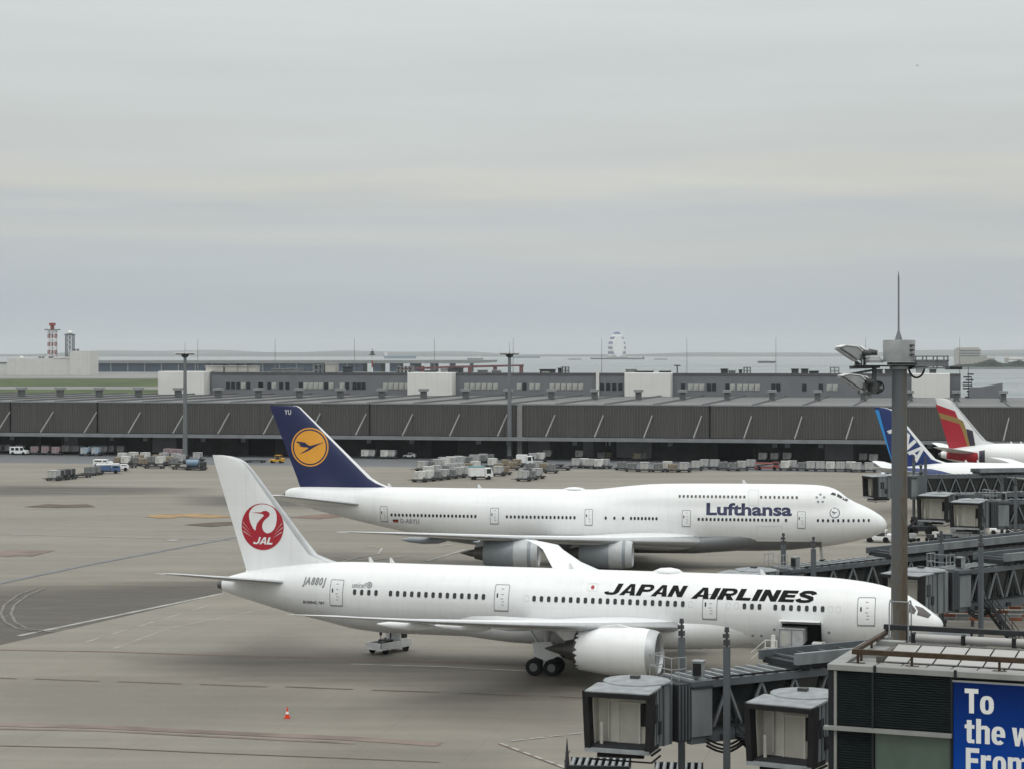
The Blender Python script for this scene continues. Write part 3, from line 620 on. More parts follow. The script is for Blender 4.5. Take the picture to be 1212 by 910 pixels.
# jetty runway on piers, red trestle
jt = thing('pier_runway', 'long low runway deck on piers in the bay beyond the airfield', 'jetty', (0, 2906, 0))
def jx(px): return (px - 606) / F * 2906
def jz(py): return CH - (py - HY) * 2906 / F
MB().prism([(jx(100), 0, jz(430.2)), (jx(560), 0, jz(430.4)), (jx(588), 0, jz(428.9)), (jx(588), 0, jz(426.4)), (jx(400), 0, jz(426.7)), (jx(100), 0, jz(426.8))], (0, 120, 0)).build('deck', jetm, jt)
MB().box(jx(100), jx(429), 4, 100, -2, jz(430.4)).build('base', jetd, jt)
for a, b in ((441, 451), (461, 473), (485, 495), (509, 516), (532, 537), (556, 559)): MB().box(jx(a), jx(b), 4, 100, -2, jz(430.2)).build('pier', jetd, jt)
for a in range(130, 430, 20): MB().box(jx(a), jx(a + 1.2), 2.5, 4, -2, jz(430.4)).build('pier', jetm, jt)
tr = thing('trestle', 'rust red lighting trestle on piers standing in the water behind the office block', 'jetty', (0, 2300, 0))
def tx(px): return (px - 606) / F * 2300
def tz(py): return CH - (py - HY) * 2300 / F
MB().prism([(tx(470), 0, tz(438)), (tx(540), 0, tz(436)), (tx(620), 0, tz(433.6)), (tx(620), 0, tz(431.6)), (tx(540), 0, tz(433.2)), (tx(470), 0, tz(435.8))], (0, 8, 0)).build('deck', rustr, tr)
for a in (500, 530, 556, 586, 617): MB().box(tx(a) - 2.2, tx(a) + 2.2, 1, 6, -2, tz(433.5)).build('pier', rustr, tr)
# ventilation tower out in the bay
D_ = 12600; vx = (730.5 - 606) / F * D_; kz = D_ / F
vt = thing('ventilation_tower', 'striped blue and white sail shaped tower standing out in the bay', 'tower', (vx, D_, -2))
def vpt(px, py): return ((px - 730.5) * kz, CH + 2 - (py - HY) * kz)
prof = [(393, 2.2, 0), (396, 5.2, -.2), (400, 8, -.2), (405, 9.8, 0), (410, 10.6, .2), (415, 10.8, .4), (419, 10.6, .3), (424.6, 10, .2)]
hw_ = pchip([p[0] for p in prof], [p[1] for p in prof])
for k in range(11):
    y0 = 393 + k * 2.9; y1 = min(424.6, y0 + 2.9); a, b = hw_(y0), hw_(y1); r = []
    for y, w in ((y1, b), (y0, a)):
        z = vpt(0, y)[1]; r.append([(math.cos(t) * w * kz - .0 * kz, 40 + math.sin(t) * w * kz * .55, z) for t in [2 * math.pi * i / 24 for i in range(24)]])
    MB().loft(r).build('sail_band', whitet if k % 2 else bluet, vt, smooth=50)
ov = [(math.cos(t) * 6.6 * kz + 1.0 * kz, -60 + 0, vpt(0, 410.2)[1] + math.sin(t) * 12.4 * kz) for t in [2 * math.pi * i / 32 for i in range(32)]]
MB().prism(ov, (0, 60, 0)).build('sail_opening', M('sail white', (.8, .8, .8), .6), vt, smooth=40)
MB().lathe([(0, 13 * kz), (4, 13 * kz), (9, 12 * kz)], (0, 0, -1), (0, 0, 1), 24).build('island_base', jetm, vt)
def ship(name, label, px0, px1, py, D, h, m, sup=None):
    x0, x1 = (px0 - 606) / F * D, (px1 - 606) / F * D; z = -2; t = thing(name, label, 'ship', ((x0 + x1) / 2, D, z)); w = (x1 - x0) / 2
    MB().prism([(-w, 0, h), (-w * .96, 0, 0), (w * .95, 0, 0), (w, 0, h)], (0, w * .3, 0)).build('hull', m, t)
    if sup: MB().box(w * sup - w * .1, w * sup + w * .08, w * .05, w * .25, h, h * 2.4).box(w * sup - w * .03, w * sup, w * .1, w * .15, h * 2.4, h * 3.2).build('superstructure', whitet, t)
hullm = M('ship hull blue grey', (.10, .16, .22), .6); hulld = M('ship hull dark', (.05, .06, .07), .6)
ship('cargo_ship', 'long blue hulled ship on the bay left of the middle apron mast', 454, 493, 422, 11000, 14, hullm, -.85)
ship('cargo_ship', 'low dark ship on the bay just left of the middle apron mast', 553, 572, 425, 9000, 6, hulld, .6)
ship('barge', 'small dark barge left of the striped tower', 672, 688, 425, 9200, 4, hulld, .2)
ship('barge', 'small dark barge right of the striped tower', 774, 790, 425, 9200, 4, hulld, -.3)
ship('cargo_ship', 'dark ship on the bay near the right hand end of the office block', 897, 918, 429, 5900, 6, hulld, .7)
ship('cargo_ship', 'white upper decked ship on the bay far left of the apron masts', 600, 640, 420, 12000, 9, hullm, -.8)
bk = thing('breakwater', 'thin dark breakwater ending in a marker pole in front of the striped tower', 'breakwater', ((731 - 606) / F * 9600, 9600, -2))
w_ = 32 * 9600 / F; MB().box(-w_, w_, 0, 30, 0, 7).build('wall', hulld, bk); MB().tube((w_ - 6, 15, 0), (w_ - 6, 15, 12), 4, 3, 8).build('marker_pole', hulld, bk)
bp2 = thing('beacon_pole', 'red and white beacon pole rising behind the office block', 'pole', ((440.6 - 606) / F * 1500, 1500, 0))
for k in range(5): MB().tube((0, 0, k * 5.2), (0, 0, k * 5.2 + 5.2), .55, .5, 8).build('pole_section', redt if k % 2 else whitet, bp2)
MB().box(-2.2, 2.2, -1, 1, 24.5, 25.3).box(-1.2, 1.2, -1, 1, 25.3, 27.5).tube((0, 0, 27), (0, 0, 29.5), .3, .2, 6).build('beacon_head', darkt, bp2)
bp3 = thing('wind_sensor_pole', 'thin dark sensor pole with a small head right of the second white stair tower', 'pole', ((801.6 - 606) / F * 900, 900, -2))
MB().tube((0, 0, 0), (0, 0, CH + 2 - (433 - HY) * 900 / F), .35, .3, 8).build('pole', darkt, bp3); MB().box(-1.4, 1.4, -.6, .6, CH + 2 - (433.5 - HY) * 900 / F, CH + 2 - (432 - HY) * 900 / F).build('sensor_head', darkt, bp3)
# wooded fort island at the right with pale buildings
D_ = 3700; isl = thing('island_building', 'pale stepped building on the hazy wooded island at the right edge', 'building', ((1157 - 606) / F * D_, D_ + 60, 0))
k_ = D_ / F
for a, b, y0, y1 in ((1143, 1170, 0, 413), (1146, 1168, 2, 411.3), (1170, 1178, 3, 421), (1178, 1188, 5, 424)): MB().box((a - 1157) * k_, (b - 1157) * k_, y0, 40, -1, CH - (y1 - HY) * k_).build('wall', pale, isl)
for y in (415, 418, 421): MB().box(-12 * k_, 11 * k_, -.4, 0, CH - (y + .9 - HY) * k_, CH - (y - HY) * k_).build('window_band', darkt, isl)
isl2 = thing('island_building', 'white terraced building at the extreme right edge of the hazy island', 'building', ((1209 - 606) / F * D_, D_ + 60, 0))
for i, y1 in enumerate((430, 426.5, 423.3)): MB().box(-5 * k_ + i, 14 * k_, i * 5, 40, CH - (y1 + 2.2 - HY) * k_, CH - (y1 - HY) * k_).build('terrace', whitet, isl2)
MB().box(-4.5 * k_, 14 * k_, 12, 40, -1, CH - (424 - HY) * k_).build('wall', pale, isl2)
ig = MB(); rows = []; rnd = random.Random(4)
top = pchip([1125, 1137, 1150, 1160, 1168, 1173, 1180, 1190, 1200, 1206, 1215, 1240, 1330], [434, 431.5, 431, 429.5, 427, 425.5, 428, 430.5, 428.5, 426.5, 430, 431, 434])
for dy, kk in ((0, 0), (12, .75), (25, 1), (55, .9), (90, 0)):
    rows.append([((px - 606) * k_, D_ - 30 + dy, -2 + (CH + 2 - (top(px) + rnd.uniform(-.5, .5) - HY) * k_) * kk * (1 if px < 1328 else 0)) for px in range(1125, 1331, 1)])
ig.loft(rows, False, False, close=False); ig.build('wooded_island', M('island woodland', (.022, .034, .024), .9, 0, .5, .08), smooth=0, kind='structure')
MB().box((1120 - 606) * k_, (1331 - 606) * k_, D_ - 45, D_ - 30, -2, 1.5).build('sea_wall', jetm, kind='structure')
# a jet far off in the sky
fp = thing('airliner', 'tiny distant aircraft high in the cloudy sky at upper right', 'airliner', tuple(P(1086, 77.5, 7000)), R(8))
MB().lathe([(-9, .3), (-7.5, 1.4), (5, 1.4), (10, .4)], (0, 0, 0), (1, 0, 0), 10).build('fuselage', wingp, fp, smooth=50)
MB().prism([(2, 0, 0), (-6, 14, .8), (-7.5, 14, .8), (-3, 0, 0), (-7.5, -14, .8), (-6, -14, .8)], (0, 0, .3)).build('wing', wingp, fp)
MB().prism([(6, 0, 1), (9.5, 0, 5), (11, 0, 5), (10, 0, .6)], (0, .3, 0)).build('tail_fin', wingp, fp)
# ------------------------------------------------------------------ airliners
# plane frame: s metres aft of the nose, l metres to starboard (towards the viewer), z above the ground  ->  local (-s, -l, z)
def naca(x, t): return 5 * t * (.2969 * math.sqrt(max(x, 0)) - .126 * x - .3516 * x * x + .2843 * x ** 3 - .1036 * x ** 4)
class Body:
    def __init__(b, rows, cu=None):
        T = list(zip(*rows)); b.rows = rows; b.zt, b.zb, b.hw = (pchip(T[0], T[i]) for i in (1, 2, 3)); b.cu = cu
        if cu: b.zm, b.hu = pchip(T[0], T[4]), pchip(T[0], T[5])
        b.L = T[0][-1]
    def side(b, s, z):
        zt, zb, hw = b.zt(s), b.zb(s), b.hw(s)
        zm = min(b.zm(s), zt) if b.cu else zt
        c, h = (zm + zb) / 2, (zm - zb) / 2
        q = 1 - ((z - c) / h) ** 2; l1 = hw * math.sqrt(q) if q > 0 else 0
        if b.cu and zt - zm > .03:
            hu = zt - b.cu; q = 1 - ((z - b.cu) / hu) ** 2; l2 = b.hu(s) * math.sqrt(q) if q > 0 and z > b.cu - .3 else 0
            k = 5.0
            if z > b.cu - .3: return max(l1, l2) + max(0, .22 - abs(l1 - l2)) ** 2 * .9
        return l1
    def pol(b, s, th, off=0):
        zt, zb = b.zt(s), b.zb(s); z = (zt + zb) / 2 - (zt - zb) / 2 * math.cos(th)
        l = b.side(s, z)
        return Vector((-s, -(l + off * math.sin(th)), z - off * math.cos(th)))
    def nrm(b, s, z):
        e = .03; a = (b.side(s + e, z) - b.side(s - e, z)) / (2 * e); c = (b.side(s, z + e) - b.side(s, z - e)) / (2 * e)
        return Vector((a, -1, -c)).normalized()         # local axes: x=-s, y=-l
    def pt(b, s, z, off=0):
        return Vector((-s, -b.side(s, z), z)) + b.nrm(s, z) * off
    def build(b, name, mat, root, belly=None, cut=None, n=26, label=None):
        st = []; s = 0
        for s0, s1, d in ((0, 1, .12), (1, 4, .35), (4, 13, .75), (13, b.L - 28, 2.2), (b.L - 28, b.L - 1, 1.0), (b.L - 1, b.L + .001, .25)):
            k = max(1, round((s1 - s0) / d)); st += [s0 + (s1 - s0) * i / k for i in range(k)]
        st.append(b.L)
        if cut: st = [q for q in st if min(abs(q - cut[0]), abs(q - cut[1])) > .25] + [cut[0], cut[1]]; st.sort()
        th0 = [math.pi * i / n for i in range(n + 1)]; tc = None
        if cut:
            c, h = (b.zt(11) + b.zb(11)) / 2, (b.zt(11) - b.zb(11)) / 2; tc = [math.acos((c - z) / h) for z in cut[2:4]]
            th0 = sorted([q for q in th0 if min(abs(q - tc[0]), abs(q - tc[1])) > .04] + tc)
        up, lo = MB(), MB(); rings = []
        for s in st:
            th = th0
            if belly:
                zt, zb = b.zt(s), b.zb(s); v = ((zt + zb) / 2 - belly) / ((zt - zb) / 2); tb = math.acos(max(-1, min(.9999, v)))
                th = [tb * i / 8 for i in range(8)] + [tb + (math.pi - tb) * i / (n - 8) for i in range(n - 8 + 1)]
            p = [b.pol(s, t) for t in th]
            rings.append([(q.x, q.y, q.z) for q in p] + [(q.x, -q.y, q.z) for q in p[-2:0:-1]])
        m = len(rings[0]); nt_ = len(th0) if not belly else n + 1
        for k in range(len(st) - 1):
            for i in range(m):
                j = (i + 1) % m
                if cut and cut[0] - .01 <= st[k] < cut[1] - .01 and i < nt_ - 1 and tc[0] - .001 <= th0[i] < tc[1] - .001: continue
                fc = [rings[k][i], rings[k][j], rings[k + 1][j], rings[k + 1][i]]
                low = belly and (i < 8 or i >= m - 8) and b.zb(st[k]) < belly - .05 and st[k] > 7
                (lo if low else up).add(fc, [(0, 1, 2, 3)])
        up.add(rings[-1], [tuple(range(m))])
        def fin(mb, nm, mt, par):
            me = mb.mesh(nm, mt, 0, False); bm = bmesh.new(); bm.from_mesh(me); bmesh.ops.remove_doubles(bm, verts=bm.verts, dist=.002)
            bmesh.ops.dissolve_degenerate(bm, edges=bm.edges, dist=.001); bmesh.ops.recalc_face_normals(bm, faces=bm.faces); bm.to_mesh(me); bm.free()
            me.polygons.foreach_set('use_smooth', [True] * len(me.polygons)); me.set_sharp_from_angle(angle=R(50))
            return tag(link_mesh(nm, me, par), label if nm == name else None)
        o = fin(up, name, mat, root)
        if belly: fin(lo, 'belly', bellyg, root)
        return o
def foil(name, secs, root, mat, side=1, le=None, nx=12, vertical=False, lew=.1):
    """secs: (l, sLE, sTE, z, t).  vertical: l is z and thickness goes sideways"""
    xs = [(1 - math.cos(math.pi * i / nx)) / 2 for i in range(nx + 1)]
    def loft(xlist, k, nm, mt):
        rings = []
        for l, a, c, z, t in secs:
            ch = c - a; up = [(a + ch * x, naca(x, t) * ch * k) for x in xlist]
            rg = up + [(s, -y) for s, y in up[::-1]]
            rings.append([(-s, y, l) if vertical else (-s, -l * side, z + y) for s, y in rg])
        return MB().loft(rings).build(nm, mt, root, smooth=35)
    o = loft(xs, 1, name, mat)
    if le: loft([x for x in ((0, .004, .012, lew * .3, lew * .6, lew) if vertical else (0, .004, .012, .025, .04, .058))], 1.02, 'leading_edge', le)
    return o
class Fin:
    def __init__(f, secs): f.secs = secs; Z = [s[0] for s in secs]; f.a = lambda z: f.ip(z, 1); f.c = lambda z: f.ip(z, 2); f.t = lambda z: f.ip(z, 4)
    def ip(f, z, i):
        S = f.secs
        for k in range(len(S) - 1):
            if z <= S[k + 1][0] or k == len(S) - 2:
                u = (z - S[k][0]) / (S[k + 1][0] - S[k][0]); return S[k][i] + (S[k + 1][i] - S[k][i]) * u
    def pt(f, s, z, off=.03):
        a, c = f.a(z), f.c(z); x = max(0, min(1, (s - a) / (c - a)))
        return Vector((-s, -(naca(x, f.t(z)) * (c - a) + off), z))
def engine(root, s, l, z, R0, Ln, style, wing_z, wing_s):
    ax = (-1, 0, 0); c = (-s, -l, z); k = R0 / 1.9; q = Ln / 6.2; n = 48
    outer = [(.75 * q, 1.80), (1.3 * q, 1.87), (2.4 * q, 1.9), (4 * q, 1.84), (5.3 * q, 1.68), (6.2 * q, 1.54)]
    mb = MB(); cc = Vector(c); rings = []
    for i, (t, r) in enumerate(outer + [(6.12 * q, 1.48), (5 * q, 1.5)]):
        rg = []
        for j in range(n):
            a = 2 * math.pi * j / n; tt = t
            if style == 'chevron' and i in (5, 6): tt += .42 * abs(((j * 20 / n) % 1) * 2 - 1) - .2
            rg.append(cc + Vector((-tt, math.cos(a) * r * k, math.sin(a) * r * k)))
        rings.append(rg)
    if style == 'chevron':
        mb.loft(rings, False, False); cowl = mb.build('nacelle', white, root, smooth=40)
    else:
        mb.loft(rings, False, False); cowl = mb.build('nacelle', nac, root, smooth=40)
        MB().lathe([(1.15 * q, 1.86 * k), (1.25 * q, 1.885 * k), (2.6 * q, 1.915 * k), (2.7 * q, 1.89 * k)], c, ax, 48).build('nacelle_band', nac2, root, smooth=40)
    MB().loft([[Vector(c) + Vector((-t, math.cos(2 * math.pi * j / n) * r * k, math.sin(2 * math.pi * j / n) * r * k)) for j in range(n)]
               for t, r in ((.75 * q, 1.80), (.4 * q, 1.745), (.15 * q, 1.67), (.03, 1.60), (0, 1.55), (.06, 1.50), (.25, 1.455))], False, False).build('inlet_lip', alu if style == 'chevron' else nac2, root, smooth=60)
    MB().loft([[Vector(c) + Vector((-t, math.cos(2 * math.pi * j / n) * r * k, math.sin(2 * math.pi * j / n) * r * k)) for j in range(n)]
               for t, r in ((.25, 1.455), (.8, 1.42), (1.5, 1.42), (1.55, .1))], False, False).build('inlet_duct', duct, root, smooth=50)
    if style == 'chevron': MB().lathe([(4.9 * q, 1.46 * k), (6.45 * q, 1.40 * k), (6.46 * q, 1.0 * k)], c, ax, 40).build('fan_nozzle', dmet, root, smooth=40)
    fb = MB()
    for j in range(20):
        a = 2 * math.pi * j / 20; e = Vector((0, math.cos(a), math.sin(a))); t = Vector((0, -math.sin(a), math.cos(a)))
        p = [cc + Vector((-1.25 - .15 * sgn, 0, 0)) + e * r * k + t * w * sgn for r, w in ((.35, .05), (1.4, .16)) for sgn in (-1, 1)]
        fb.add([p[0], p[1], p[3], p[2]], [(0, 1, 2, 3)])
    fb.build('fan', fanm, root)
    MB().lathe([(.85, .02), (1.0, .16), (1.3, .36), (1.5, .40)], c, ax, 24).build('spinner', dmet, root, smooth=40)
    MB().lathe([(4.6 * q, 1.1 * k), (6.0 * q, 1.02 * k), (7.3 * q, .74 * k), (7.35 * q, .6 * k)], c, ax, 32).build('core_cowl', dmet, root, smooth=40)
    MB().lathe([(7.0 * q, .56 * k), (7.8 * q, .44 * k), (9.0 * q, .05)], c, ax, 24).build('exhaust_plug', dmet, root, smooth=40)
    zt = z + 1.75 * k
    MB().prism([(-s - 1.6 * q, -l - .22, zt), (-s - 3.2 * q, -l - .22, zt + .35), (-wing_s, -l - .22, wing_z), (-wing_s - 3.2, -l - .22, wing_z - .05), (-s - 7.4 * q, -l - .22, z + .7 * k), (-s - 5 * q, -l - .22, z + .9 * k)], (0, .44, 0)).build('pylon', white if style == 'chevron' else nac2, root)
def wheel_pair(root, s, l, r, w, mate):
    for d in mate:
        t = MB().lathe([(-w / 2, r * .55), (-w / 2, r * .9), (-w * .36, r), (w * .36, r), (w / 2, r * .9), (w / 2, r * .55)], (-s, -(l + d), r), (0, 1, 0), 22).build('wheel', tyre, root, smooth=35)
        MB().lathe([(-w / 2 - .01, r * .5), (-w * .3, r * .3), (w * .3, r * .3), (w / 2 + .01, r * .5)], (-s, -(l + d), r), (0, 1, 0), 16).build('hub', hub, t, smooth=30)
def main_gear(root, s, l, ztop, r=.68, axles=(-.75, .75)):
    MB().tube((-s, -l, .6), (-s + .1, -l + .3, ztop), .19, .24).tube((-s, -l, 1.3), (-s - 1.6, -l + .9, ztop), .09).tube((-s, -l, 1.5), (-s, -l + 2, ztop), .08).bar((-s - axles[0], -l, r), (-s - axles[-1], -l, r), .24, .3).build('gear_strut', gearm, root, smooth=40)
    MB().prism([(-s + 1.1, -l - .55, 1.55), (-s + .3, -l - .55, 1.15), (-s - .8, -l - .55, 1.5), (-s - .95, -l - .55, 2.6), (-s + .6, -l - .55, 2.75)], (0, .06, 0)).build('gear_door', wingp, root)
    for a in axles: wheel_pair(root, s + a, l, r, .5, (-.68, .68))
WIN = MB().prism([(x, y, 0) for x, y in rrect(-.15, .15, -.24, .24, .12, 3)], (0, 0, .012)).mesh('window', winglass)
WIN7 = MB().prism([(x, y, 0) for x, y in rrect(-.13, .13, -.19, .19, .1, 3)], (0, 0, .014)).mesh('window', winglass)
RIMO, RIMI = rrect(-.17, .17, -.26, .26, .13, 3), rrect(-.145, .145, -.235, .235, .115, 3)
_bm = ring_fig(RIMO, RIMI); WINPLUG = bpy.data.meshes.new('window_plug'); _bm.to_mesh(WINPLUG); _bm.free(); WINPLUG.materials.append(M('plug outline', (.5, .51, .52), .5))
def window(body, root, s, z, me, name='window'):
    n = body.nrm(s, z); p = body.pt(s, z, .006); fw = Vector((1, 0, 0)); fw = (fw - n * fw.dot(n)).normalized(); u = n.cross(fw)
    return link_mesh(name, me, root, Matrix(((fw.x, u.x, n.x, p.x), (fw.y, u.y, n.y, p.y), (fw.z, u.z, n.z, p.z), (0, 0, 0, 1))))
def door(body, root, s0, s1, z0, z1, name='door', win=True, dark=lineg, w=.055):
    """s0 < s1"""
    f = lambda u, v: body.pt(s1 - u, z0 + v, .016)
    g = lambda u, v: body.pt(s1 - u, z0 + v, .008)
    wd, h = s1 - s0, z1 - z0
    d = wrap(fig([rrect(0, wd, 0, h, .12)]), g, name, white, root, .2)
    wrap(ring_fig(rrect(0, wd, 0, h, .14), rrect(w, wd - w, w, h - w, .11)), f, 'door_outline', dark, d, .2)
    if win:
        wrap(fig([rrect(wd * .16, wd * .16 + .13, h * .5, h * .5 + .36, .06)]), f, 'door_window', winglass, d, .2)
        wrap(fig([[(wd * x, h * y), (wd * x + .22, h * y), (wd * x + .22, h * y + .06), (wd * x, h * y + .06)] for x, y in ((.45, .82), (.47, .62), (.45, .45), (.52, .34), (.5, .22))]), f, 'door_marking', markg, d, .3)
    wrap(fig([[(0, -.06), (wd, -.06), (wd, 0), (0, 0)]]), f, 'door_sill', dark, d, .3)
def lettering(body, root, txt, s_left, z0, width, cap, mat, bold=0, shear=0, name='lettering', label=None, track=0, whole=False):
    return wrap(text_fig(txt, width, cap, bold, shear, track, whole), lambda u, v: body.pt(s_left - u, z0 + v, .02), name, mat, root, .16, label)
def solver(nX, nD, yaw):
    c, s_ = math.cos(yaw), math.sin(yaw)
    def S(px, l):
        k = (px - 606) / F; return (nX - s_ * l - k * (nD - c * l)) / (c + k * s_)
    def Z(s, l, py): return CH - (py - HY) * (nD + s_ * s - c * l) / F
    return S, Z
PROF787 = [(0, 4.62, 4.5, .08), (.15, 4.95, 4.2, .45), (.6, 5.35, 3.8, .95), (1.5, 6.0, 3.35, 1.5), (2.9, 6.88, 2.9, 2.05), (4.6, 7.48, 2.55, 2.45), (6.5, 7.8, 2.3, 2.72), (9, 8.0, 2.14, 2.86),
           (12, 8.05, 2.11, 2.885), (30, 8.05, 2.11, 2.885), (46, 8.06, 2.11, 2.885), (48.5, 8.06, 2.25, 2.82), (52.35, 7.95, 2.95, 2.45), (55.5, 7.6, 3.55, 1.95), (58.1, 7.2, 4.17, 1.4), (60, 6.8, 4.65, .95), (61.7, 6.3, 5.15, .55)]
FIN787 = [(7.0, 50.2, 59.55, 0, .085), (7.9, 50.7, 59.85, 0, .085), (8.15, 51.6, 59.93, 0, .09), (8.6, 52.9, 60.07, 0, .095), (10, 54.15, 60.53, 0, .1), (12, 55.8, 61.18, 0, .1), (14, 57.45, 61.83, 0, .1), (15.75, 58.9, 62.4, 0, .1),
          (16.35, 59.5, 62.6, 0, .1), (16.7, 60.1, 62.7, 0, .1), (16.92, 60.9, 62.77, 0, .1), (17.02, 61.8, 62.8, 0, .1)]
def wz(l): l = max(l, 2.9); return 3.95 + .1 * (l - 2.9) + .0011 * (l - 2.9) ** 2
WING787 = [(1.5, 19.4, 33.2, wz(0), .105), (2.9, 20.4, 33.1, wz(2.9), .105), (6, 22.6, 33.3, wz(6), .105), (10.2, 25.5, 33.9, wz(10.2), .11), (16, 30.0, 35.9, wz(16), .10), (22, 35.2, 38.4, wz(22), .10), (26.5, 38.2, 40.3, wz(26.5), .10),
           (28.3, 39.2, 41.4, wz(28.3), .10), (29.5, 41.2, 42.5, wz(29.5), .09), (30.05, 42.6, 43.0, wz(30.05), .08)]
def airliner787(name, label, nose, yaw, finmat, finle, full=True, fuse=None, group=None, cut=None, rear=True):
    root = thing(name, label, 'airliner', (nose[0], nose[1], 0), -yaw, group)
    b = Body(PROF787); b.build('fuselage', fuse or white, root, cut=cut)
    fin = Fin(FIN787); foil('tail_fin', FIN787, root, finmat, vertical=True, le=finle)
    MB().lathe([(0, .5), (.7, .33), (.72, .2)], (-61.5, 0, 5.72), (-1, 0, -.03), 20).build('exhaust_cone', dmet, root, smooth=40)
    for sd in (1, -1):
        foil('wing', WING787, root, wingp, sd, le=alu)
        foil('stabilizer', [(.3, 54.2, 60.3, 6.15, .09), (1.5, 55.0, 60.5, 6.25, .09), (9.3, 61.2, 63.2, 7.55, .09), (9.9, 62.3, 63.4, 7.65, .08)], root, wingp, sd, le=alu)
        if full or sd == -1:
            engine(root, 20.6, 9.8 * sd, 2.85, 1.9, 6.3, 'chevron', wz(9.8) - .1, 26)
            main_gear(root, 31.1, 4.9 * sd, 3.6)
            for l, a in ((6.5, 31.5), (13.5, 33), (19.5, 35.5)):
                MB().lathe([(0, .05), (.8, .26), (2.2, .34), (3.6, .24), (4.6, .04)], (-a, -l * sd, wz(l) - .42), (-1, 0, .02), 12).build('flap_fairing', wingp, root, smooth=50)
    # wing to body fairing
    rg = []
    for s, w, zt, zb in ((14.5, 2.5, 6.2, 2.3), (17, 2.76, 5.8, 2.06), (20.5, 3.02, 5.2, 1.86), (24, 3.2, 5.0, 1.75), (31, 3.2, 4.95, 1.75), (35, 3.1, 5.1, 1.82), (38, 2.8, 5.5, 2.05), (40.2, 2.5, 6.0, 2.3)):
        rg.append([(-s, math.copysign(abs(math.cos(a)) ** .8, math.cos(a)) * w, (zt + zb) / 2 + math.sin(a) * (zt - zb) / 2) for a in [2 * math.pi * i / 28 for i in range(28)]])
    MB().loft(rg).build('wing_fairing', white, root, smooth=50)
    if full:
        MB().tube((-5.4, 0, .5), (-5.6, 0, 2.6), .12, .16).build('nose_gear_strut', gearm, root, smooth=40); wheel_pair(root, 5.4, 0, .5, .35, (-.3, .3))
    for s in (45.8, 47.7, 30, 14): MB().prism([(-s, -.02, 8.02), (-s - .45, -.02, 8.02), (-s - .5, -.02, 8.5), (-s - .3, -.02, 8.5)], (0, .04, 0)).build('antenna', white, root)
    MB().loft([[(-21.9 - t, math.cos(a) * w, 8.0 + max(0, math.sin(a)) * h) for a in [2 * math.pi * i / 20 for i in range(20)]] for t, w, h in ((-1.1, .1, .05), (-.7, .5, .3), (0, .7, .42), (.8, .6, .36), (1.5, .1, .05))]).build('satellite_dome', wingp, root, smooth=50)
    return root, b, fin

# --- the near airliner
YJ = .2942; NJ = (33.886, 159.73)
CUT = (9.2, 12.25, 2.75, 4.62)
jal, bj, fj = airliner787('airliner', 'nearest white twin engine airliner with a red crane disc on its white tail', NJ, YJ, white, alu, cut=CUT)
SJ, ZJ = solver(*NJ, YJ)
def wins(body, root, S, px0, px1, n, z, l, me, nm='window', skip=()):
    a, b = S(px0, l), S(px1, l)
    for i in range(n):
        if i in skip: continue
        window(body, root, a + (b - a) * i / max(1, n - 1), z, me, nm)
for a, b_, n in ((419.2, 444.8, 4), (462, 572, 14), (632, 808, 21), (881, 898.8, 3), (917.5, 973.5, 7)): wins(bj, jal, SJ, a, b_, n, 5.82, 2.85, WIN)
for a, b_, n in ((623.5, 624, 1), (817.3, 818, 1), (862, 871.5, 2), (983, 992, 2)): wins(bj, jal, SJ, a, b_, n, 5.82, 2.85, WINPLUG, 'window_plug')
for x0, x1, y0, y1 in ((391.3, 407.5, 716.5, 686), (584.6, 602, 722.5, 692), (831, 848.8, 732.5, 703.5), (1014, 1035.2, 740, 707.5)):
    l = 2.4 if x1 < 500 else 2.86; s1, s0 = SJ(x0, l), SJ(x1, l); m = (s0 + s1) / 2; l2 = bj.side(m, 5.3)
    door(bj, jal, s0, s1, ZJ(m, l2, y0), ZJ(m, l2, y1))
def letj(txt, x0, x1, ybase, capm, mat, bold, shear, l, label=None):
    s1, s0 = SJ(x0, l), SJ(x1, l); lettering(bj, jal, txt, s1, ZJ(s1, l, ybase), s1 - s0, capm, mat, bold, shear, label=label)
def hj(txt, x0, x1, ybase, capm, W):
    s1, s0 = SJ(x0, 2.36), SJ(x1, 2.36); wrap(heavy_fig(txt, s1 - s0, capm, .46, W), lambda u, v: bj.pt(s1 - u, ZJ(s1, 2.36, ybase) + v, .02), 'lettering', blk, jal, .2)
hj('JAPAN', 714.5, 813.5, 702.6, .86, 1.0); hj('AIRLINES', 818.5, 967.5, 707.5, .86, 1.0)
letj('JA880J', 358.5, 387, 690.6, .6, lineg, .035, .2, 2.1)
letj('BOEING 787', 358, 385.5, 713.4, .24, blk, .012, .2, 2.3)
letj('unicef', 417.2, 433.5, 694.6, .44, lineg, .01, 0, 2.55)
wrap(ring_fig(ell(0, 0, .26, .26, 24), ell(0, 0, .17, .17, 24)), lambda u, v: bj.pt(SJ(437.5, 2.5) - u, ZJ(SJ(437.5, 2.5), 2.5, 691.8) + v, .02), 'emblem', markg, jal)
wrap(fig([ell(0, 0, .11, .13, 16)]), lambda u, v: bj.pt(SJ(437.5, 2.5) - u, ZJ(SJ(437.5, 2.5), 2.5, 691.8) + v, .02), 'emblem', markg, jal)
sd_, zd_ = SJ(701.3, 2.4), ZJ(SJ(701.3, 2.4), 2.4, 694.7)
wrap(ring_fig(rrect(-.42, .42, -.29, .29, .02), rrect(-.39, .39, -.26, .26, .02)), lambda u, v: bj.pt(sd_ - u, zd_ + v, .02), 'flag_outline', faint, jal)
wrap(fig([ell(0, 0, .15, .15, 20)]), lambda u, v: bj.pt(sd_ - u, zd_ + v, .022), 'flag_disc', red, jal)
